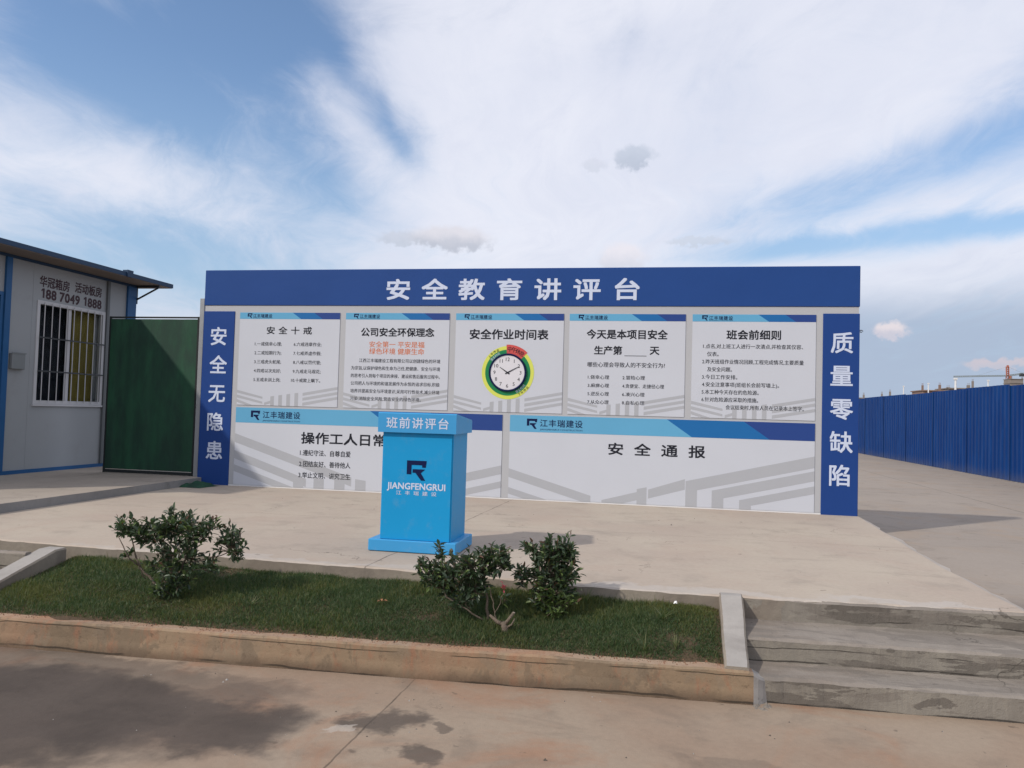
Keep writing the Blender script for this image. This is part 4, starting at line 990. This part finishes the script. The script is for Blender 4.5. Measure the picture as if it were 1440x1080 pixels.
mb = MB(); mb.box(-8.748, -8.725, 11.48, 11.62, 3.28, 3.395); mb.box(-8.83, -8.749, 11.49, 11.61, 3.359, 3.395); obj('gutter_bracket', mb, M_oroof, rf)
mb = MB(); mb.box(FX, FX+0.03, Y0, Y1, 3.235, 3.276); obj('eaves_trim', mb, M_oroof, OF)
mb = MB(); mb.box(FX+0.001, FX+0.02, Y0, Y1, 0.098, 0.155); obj('plinth', mb, M_obl, OF)
for a, b, m_ in ((9.555, 9.655, M_obl), (12.15, 12.372, M_obl), (11.645, 11.70, M_ogrey), (8.57, 8.67, M_obl)):
    mb = MB(); mb.box(FX-0.002, FX+0.035, a, b, 0.156, 3.234); obj('column', mb, m_, OF)
mb = MB(); mb.box(-9.40, FX-0.003, Y1+0.001, Y1+0.03, 0.1, 3.27); obj('corner_flashing', mb, M_obl, OF)
mb = MB(); mb.tube([(FX+0.01, 12.39, 3.02), (FX+0.44, 12.39, 3.235)], 0.016, 6); mb.box(FX-0.01, FX+0.47, 12.375, 12.41, 3.238, 3.278); mb.box(FX-0.01, FX+0.03, 12.375, 12.41, 2.95, 3.237); obj('roof_brace', mb, M_dsteel, OF)
for seam in (7.9, 10.08):
    mb = MB(); mb.box(FX, FX+0.0025, seam, seam+0.012, 0.16, 3.24); obj('panel_seam', mb, M_owall, wl)
# door and transom
mb = MB(); mb.box(FX-0.06, FX-0.02, dy0+0.05, dy1-0.05, 0.10, dz1-0.05); dr = obj('door', mb, plain('door_blue', (0.03, 0.13, 0.28), 0.4, 0.08, 2), OF)
mb = MB()
for a, b, c, d in ((dy0+0.0, dy0+0.05, 0.1, dz1), (dy1-0.05, dy1, 0.1, dz1), (dy0+0.05, dy1-0.05, dz1-0.05, dz1)): mb.box(FX-0.07, FX+0.015, a, b, c, d)
obj('door_frame', mb, M_obl, dr)
mb = MB(); mb.box(FX-0.0195, FX-0.012, dy0+0.16, dy1-0.14, 1.3, 2.45); obj('door_inset', mb, M_owall, dr)
mb = MB(); mb.tube([(FX-0.01, dy0+0.12, 1.05), (FX+0.04, dy0+0.12, 1.05), (FX+0.04, dy0+0.22, 1.05)], 0.01, 6); obj('handle', mb, M_galv, dr)
# window
mb = MB(); e = 0.055
mb.box(FX-0.07, FX+0.012, wy0, wy0+e, wz0, wz1); mb.box(FX-0.07, FX+0.012, wy1-e, wy1, wz0, wz1); mb.box(FX-0.07, FX+0.012, wy0+e, wy1-e, wz0, wz0+e); mb.box(FX-0.07, FX+0.012, wy0+e, wy1-e, wz1-e, wz1)
mb.box(FX-0.06, FX-0.02, 10.84, 10.90, wz0+e, wz1-e)
mb.box(FX+0.001, FX+0.030, wy0-0.02, wy1+0.0, wz0-0.03, wz0-0.002)
wn = obj('window', mb, M_wfr, OF)
mb = MB(); mb.box(FX-0.045, FX-0.040, wy0+e, wy1-e, wz0+e, wz1-e); obj('pane', mb, M_glass, wn)
mb = MB()
for i in range(24):
    y = 11.06+0.026*i; mb.face([(FX-0.14-0.02*(i % 2), y, 1.15), (FX-0.14-0.02*((i+1) % 2), y+0.026, 1.15), (FX-0.14-0.02*((i+1) % 2), y+0.026, 2.68), (FX-0.14-0.02*(i % 2), y, 2.68)], 0 if i < 20 else 1)
obj('curtain', mb, [M_cur, M_wfr], wn)
mb = MB(); mb.box(FX-0.30, FX-0.29, 10.1, 11.9, 1.1, 2.72); obj('dark_backing', mb, M_int, wn)  # near-black sheet behind the pane, painted stand-in for the room's shade
mb = MB()
for i in range(9):
    y = wy0+e+0.065+0.152*i; mb.tube([(FX+0.035, y, wz0+0.02), (FX+0.035, y, wz1-0.02)], 0.0075, 6)
obj('security_bars', mb, M_wfr, wn)
mb = MB()
for z in (2.14, 1.63): mb.box(FX+0.042, FX+0.05, wy0+0.03, wy1-0.03, z-0.011, z+0.011)
obj('cross_bars', mb, M_dsteel, wn)
mb = MB(); mb.box(FX, FX+0.06, 9.70, 9.94, 1.63, 1.86, bev=0.006); mb.box(FX+0.058, FX+0.066, 9.69, 9.95, 1.855, 1.872); obj('meter_box', mb, plain('meter_box_grey', (0.20, 0.215, 0.22), 0.5, 0.1, 8), OF)
# painted advert above the window (runs along Y, so turn the flat lettering)
def wall_text(s, y0, y1, zc, h, bold, sp=False):
    m_ = text_mb(s, y0, y1, zc, h, 0, bold, spaced=sp); m_.v = [(FX+0.003-yo, x, z) for x, yo, z in m_.v]; return m_
mb = wall_text('华冠箱房', 10.20, 10.80, 2.992, 0.175, 0.026); mb.join(wall_text('活动板房', 10.925, 11.525, 3.012, 0.175, 0.026)); yy = 10.215
for ch in '188 7049 1888':
    if ch == ' ': yy += 0.06; continue
    if ch == '1':
        for q in ([(0.052, 2.743), (0.085, 2.743), (0.085, 2.888), (0.052, 2.888)], [(0.022, 2.862), (0.022, 2.838), (0.0515, 2.855), (0.0515, 2.888)]): mb.face([(FX+0.003, yy+a, b) for a, b in q])
    else: mb.join(wall_text(ch, yy+0.008, yy+0.100, 2.815, 0.205, 0.036))
    yy += 0.1095
obj('lettering', mb, M_red, wl)

# ------------------------------------------------------------------ blue hoarding on the right
FE = thing('hoarding_fence', 'tall dark blue corrugated steel hoarding running away on the right', 'fence', (9.2, 40, -0.25))
rr = random.Random(9); y = 14.0; k = 0
while y < 76:
    L = 3.0; mb = MB(); h = 2.32+rr.uniform(-0.02, 0.02); dx_ = rr.uniform(-0.004, 0.004); n = 12; pts = []
    for i in range(n):
        a = y+L*i/n; w_ = L/n; pts += [(0, a), (0, a+w_*0.45), (0.035, a+w_*0.55), (0.035, a+w_*0.9)]
    pts.append((0, y+L+0.06))
    for (p0, a), (p1, b) in zip(pts, pts[1:]):
        ta, tb = h+0.006*jit(a, 2, k), h+0.006*jit(b, 2, k)
        mb.face([(9.2+p0+dx_, a, -0.235), (9.2+p1+dx_, b, -0.235), (9.2+p1+dx_, b, tb), (9.2+p0+dx_, a, ta)])
    obj('sheet_panel', mb, M_fence, FE)
    mb = MB(); mb.box(9.29, 9.35, y-0.03, y+0.03, -0.26, 2.25); obj('fence_post', mb, M_galv, FE)
    y += L; k += 1
mb = MB(); mb.box(9.25, 9.29, 14, 77, 2.0, 2.05); mb.box(9.25, 9.29, 14, 77, 0.3, 0.35); obj('rail', mb, M_galv, FE)

# ------------------------------------------------------------------ far beyond the hoarding
def mast(ux, uz, Y, r_, label):
    x, top = ux*Y, 1.2+uz*Y
    o = thing('lamp_mast', label, 'mast', (x, Y, -0.6), 'white masts beyond the hoarding')
    mb = MB(); mb.tube([(x, Y, -0.62), (x, Y, top)], [r_*1.3, r_], 8); obj('pole', mb, M_pole, o)
    mb = MB(); mb.box(x-r_*1.6, x+r_*1.6, Y-r_*1.6, Y+r_*1.6, top, top+r_*2.0); obj('head', mb, M_pole, o)
mast(0.2849, 0.0440, 160, 0.09, 'thin white mast above the hoarding, farthest left of the white masts')
mast(0.3122, 0.0478, 160, 0.10, 'white mast beside the low brown rooftop beyond the hoarding')
mast(0.3417, 0.0535, 160, 0.17, 'thickest white mast above the hoarding, under the crane jib')
mast(0.3768, 0.0526, 160, 0.11, 'white mast nearest the crane tower beyond the hoarding')
def shell_building(Y, x0, x1, ztop, label, cols, mat):
    o = thing('unfinished_building', label, 'building', ((x0+x1)/2, Y, -0.6), 'unfinished buildings beyond the hoarding')
    mb = MB(); nf = max(2, int(ztop/3.2))
    for k in range(nf+1):
        z = ztop-0.35-k*(ztop/nf); mb.box(x0, x1, Y, Y+14, max(z, -0.6), max(z, -0.6)+0.35)
    obj('floor_slabs', mb, mat, o)
    mb = MB(); mb.box(x0+0.3, x1-0.3, Y+0.6, Y+13, -0.6, ztop-0.36); obj('wall', mb, M_brown if mat is M_brown else M_farc, o)
    for cx, zt, wd in cols:
        mb = MB(); mb.box(cx-wd, cx+wd, Y+0.5, Y+0.5+2*wd, ztop, zt)
        for q in (-0.7, 0.0, 0.7): mb.tube([(cx+q*wd, Y+0.5+wd, zt-0.1), (cx+q*wd*1.1, Y+0.5+wd, zt+0.8)], 0.06, 4)
        obj('column', mb, mat, o)
Yf = 300
shell_building(Yf, 0.306*Yf, 0.331*Yf, 1.2+0.0408*Yf, 'low brown unfinished building with two column stubs beside a white mast', [(0.3066*Yf, 1.2+0.0462*Yf, 0.30), (0.3255*Yf, 1.2+0.0472*Yf, 0.35)], M_brown)
shell_building(Yf, 0.232*Yf, 0.296*Yf, 1.2+0.0300*Yf, 'unfinished building barely rising over the hoarding next to the notice board', [(0.2411*Yf, 1.2+0.0335*Yf, 0.28), (0.2706*Yf, 1.2+0.0378*Yf, 0.28), (0.2615*Yf, 1.2+0.0350*Yf, 0.25)], M_farc)
shell_building(Yf, 0.334*Yf, 0.372*Yf, 1.2+0.0440*Yf, 'grey unfinished building with one tall column stub under the crane jib', [(0.3612*Yf, 1.2+0.0523*Yf, 0.30), (0.3349*Yf, 1.2+0.0446*Yf, 0.5), (0.3567*Yf, 1.2+0.0475*Yf, 0.45)], M_farc)
Yc = 700
shell_building(Yc-20, 0.3890*Yc, 0.4030*Yc, 1.2+0.0543*Yc, 'brown unfinished tower block at the foot of the crane', [(0.3905*Yc, 1.2+0.0565*Yc, 0.4), (0.4015*Yc, 1.2+0.0560*Yc, 0.4)], M_farc)

CR = thing('tower_crane', 'tower crane with orange top and long thin jib on the horizon', 'crane', (0.3975*Yc, Yc, -0.6))
cx, jz = 0.3975*Yc, 1.2+0.0590*Yc
def lattice(mb, p, q, s, seg, r_):
    p, q = Vector(p), Vector(q); d = (q-p).normalized(); a = d.cross(Vector((0, 1, 0))); a.normalize(); b = d.cross(a)
    cs = [(a*i+b*j)*s for i, j in ((-1, -1), (1, -1), (1, 1), (-1, 1))]
    for c in cs: mb.tube([p+c, q+c], r_, 4)
    for k in range(seg):
        u0, u1 = p.lerp(q, k/seg), p.lerp(q, (k+1)/seg)
        for i in range(4): mb.tube([u0+cs[i], u1+cs[(i+1) % 4]], r_*0.7, 3, cap=False)
mb = MB(); lattice(mb, (cx, Yc, -0.6), (cx, Yc, jz), 1.0, 16, 0.22); obj('mast', mb, M_crR, CR)
mb = MB(); lattice(mb, (cx, Yc, jz), (cx-0.2, Yc, 1.2+0.0700*Yc), 0.8, 5, 0.30); mb.box(cx-0.6, cx+0.6, Yc-0.6, Yc+0.6, 1.2+0.0695*Yc, 1.2+0.0715*Yc); obj('tower_head', mb, M_crR, CR)
mb = MB(); lattice(mb, (cx, Yc, jz+0.2), (0.3356*Yc, Yc-8, 1.2+0.0565*Yc), 0.45, 24, 0.16); obj('jib', mb, M_crY, CR)
mb = MB(); lattice(mb, (cx, Yc, jz+0.2), (0.4190*Yc, Yc+4, 1.2+0.0628*Yc), 0.5, 8, 0.2); obj('counter_jib', mb, M_crY, CR)
mb = MB(); mb.box(0.4125*Yc, 0.4190*Yc, Yc+2, Yc+5, 1.2+0.0590*Yc, 1.2+0.0622*Yc); obj('counterweight', mb, M_dsteel, CR)
mb = MB(); mb.box(cx+0.8, cx+2.4, Yc-2, Yc, jz-2.4, jz-0.2); obj('cab', mb, M_crR, CR)
mb = MB(); tp = (cx-0.2, Yc, 1.2+0.0700*Yc); mb.tube([tp, (0.362*Yc, Yc-4, 1.2+0.0581*Yc)], 0.06, 3); mb.tube([tp, (0.4150*Yc, Yc+3, 1.2+0.0628*Yc)], 0.06, 3); obj('tie_cable', mb, M_crY, CR)
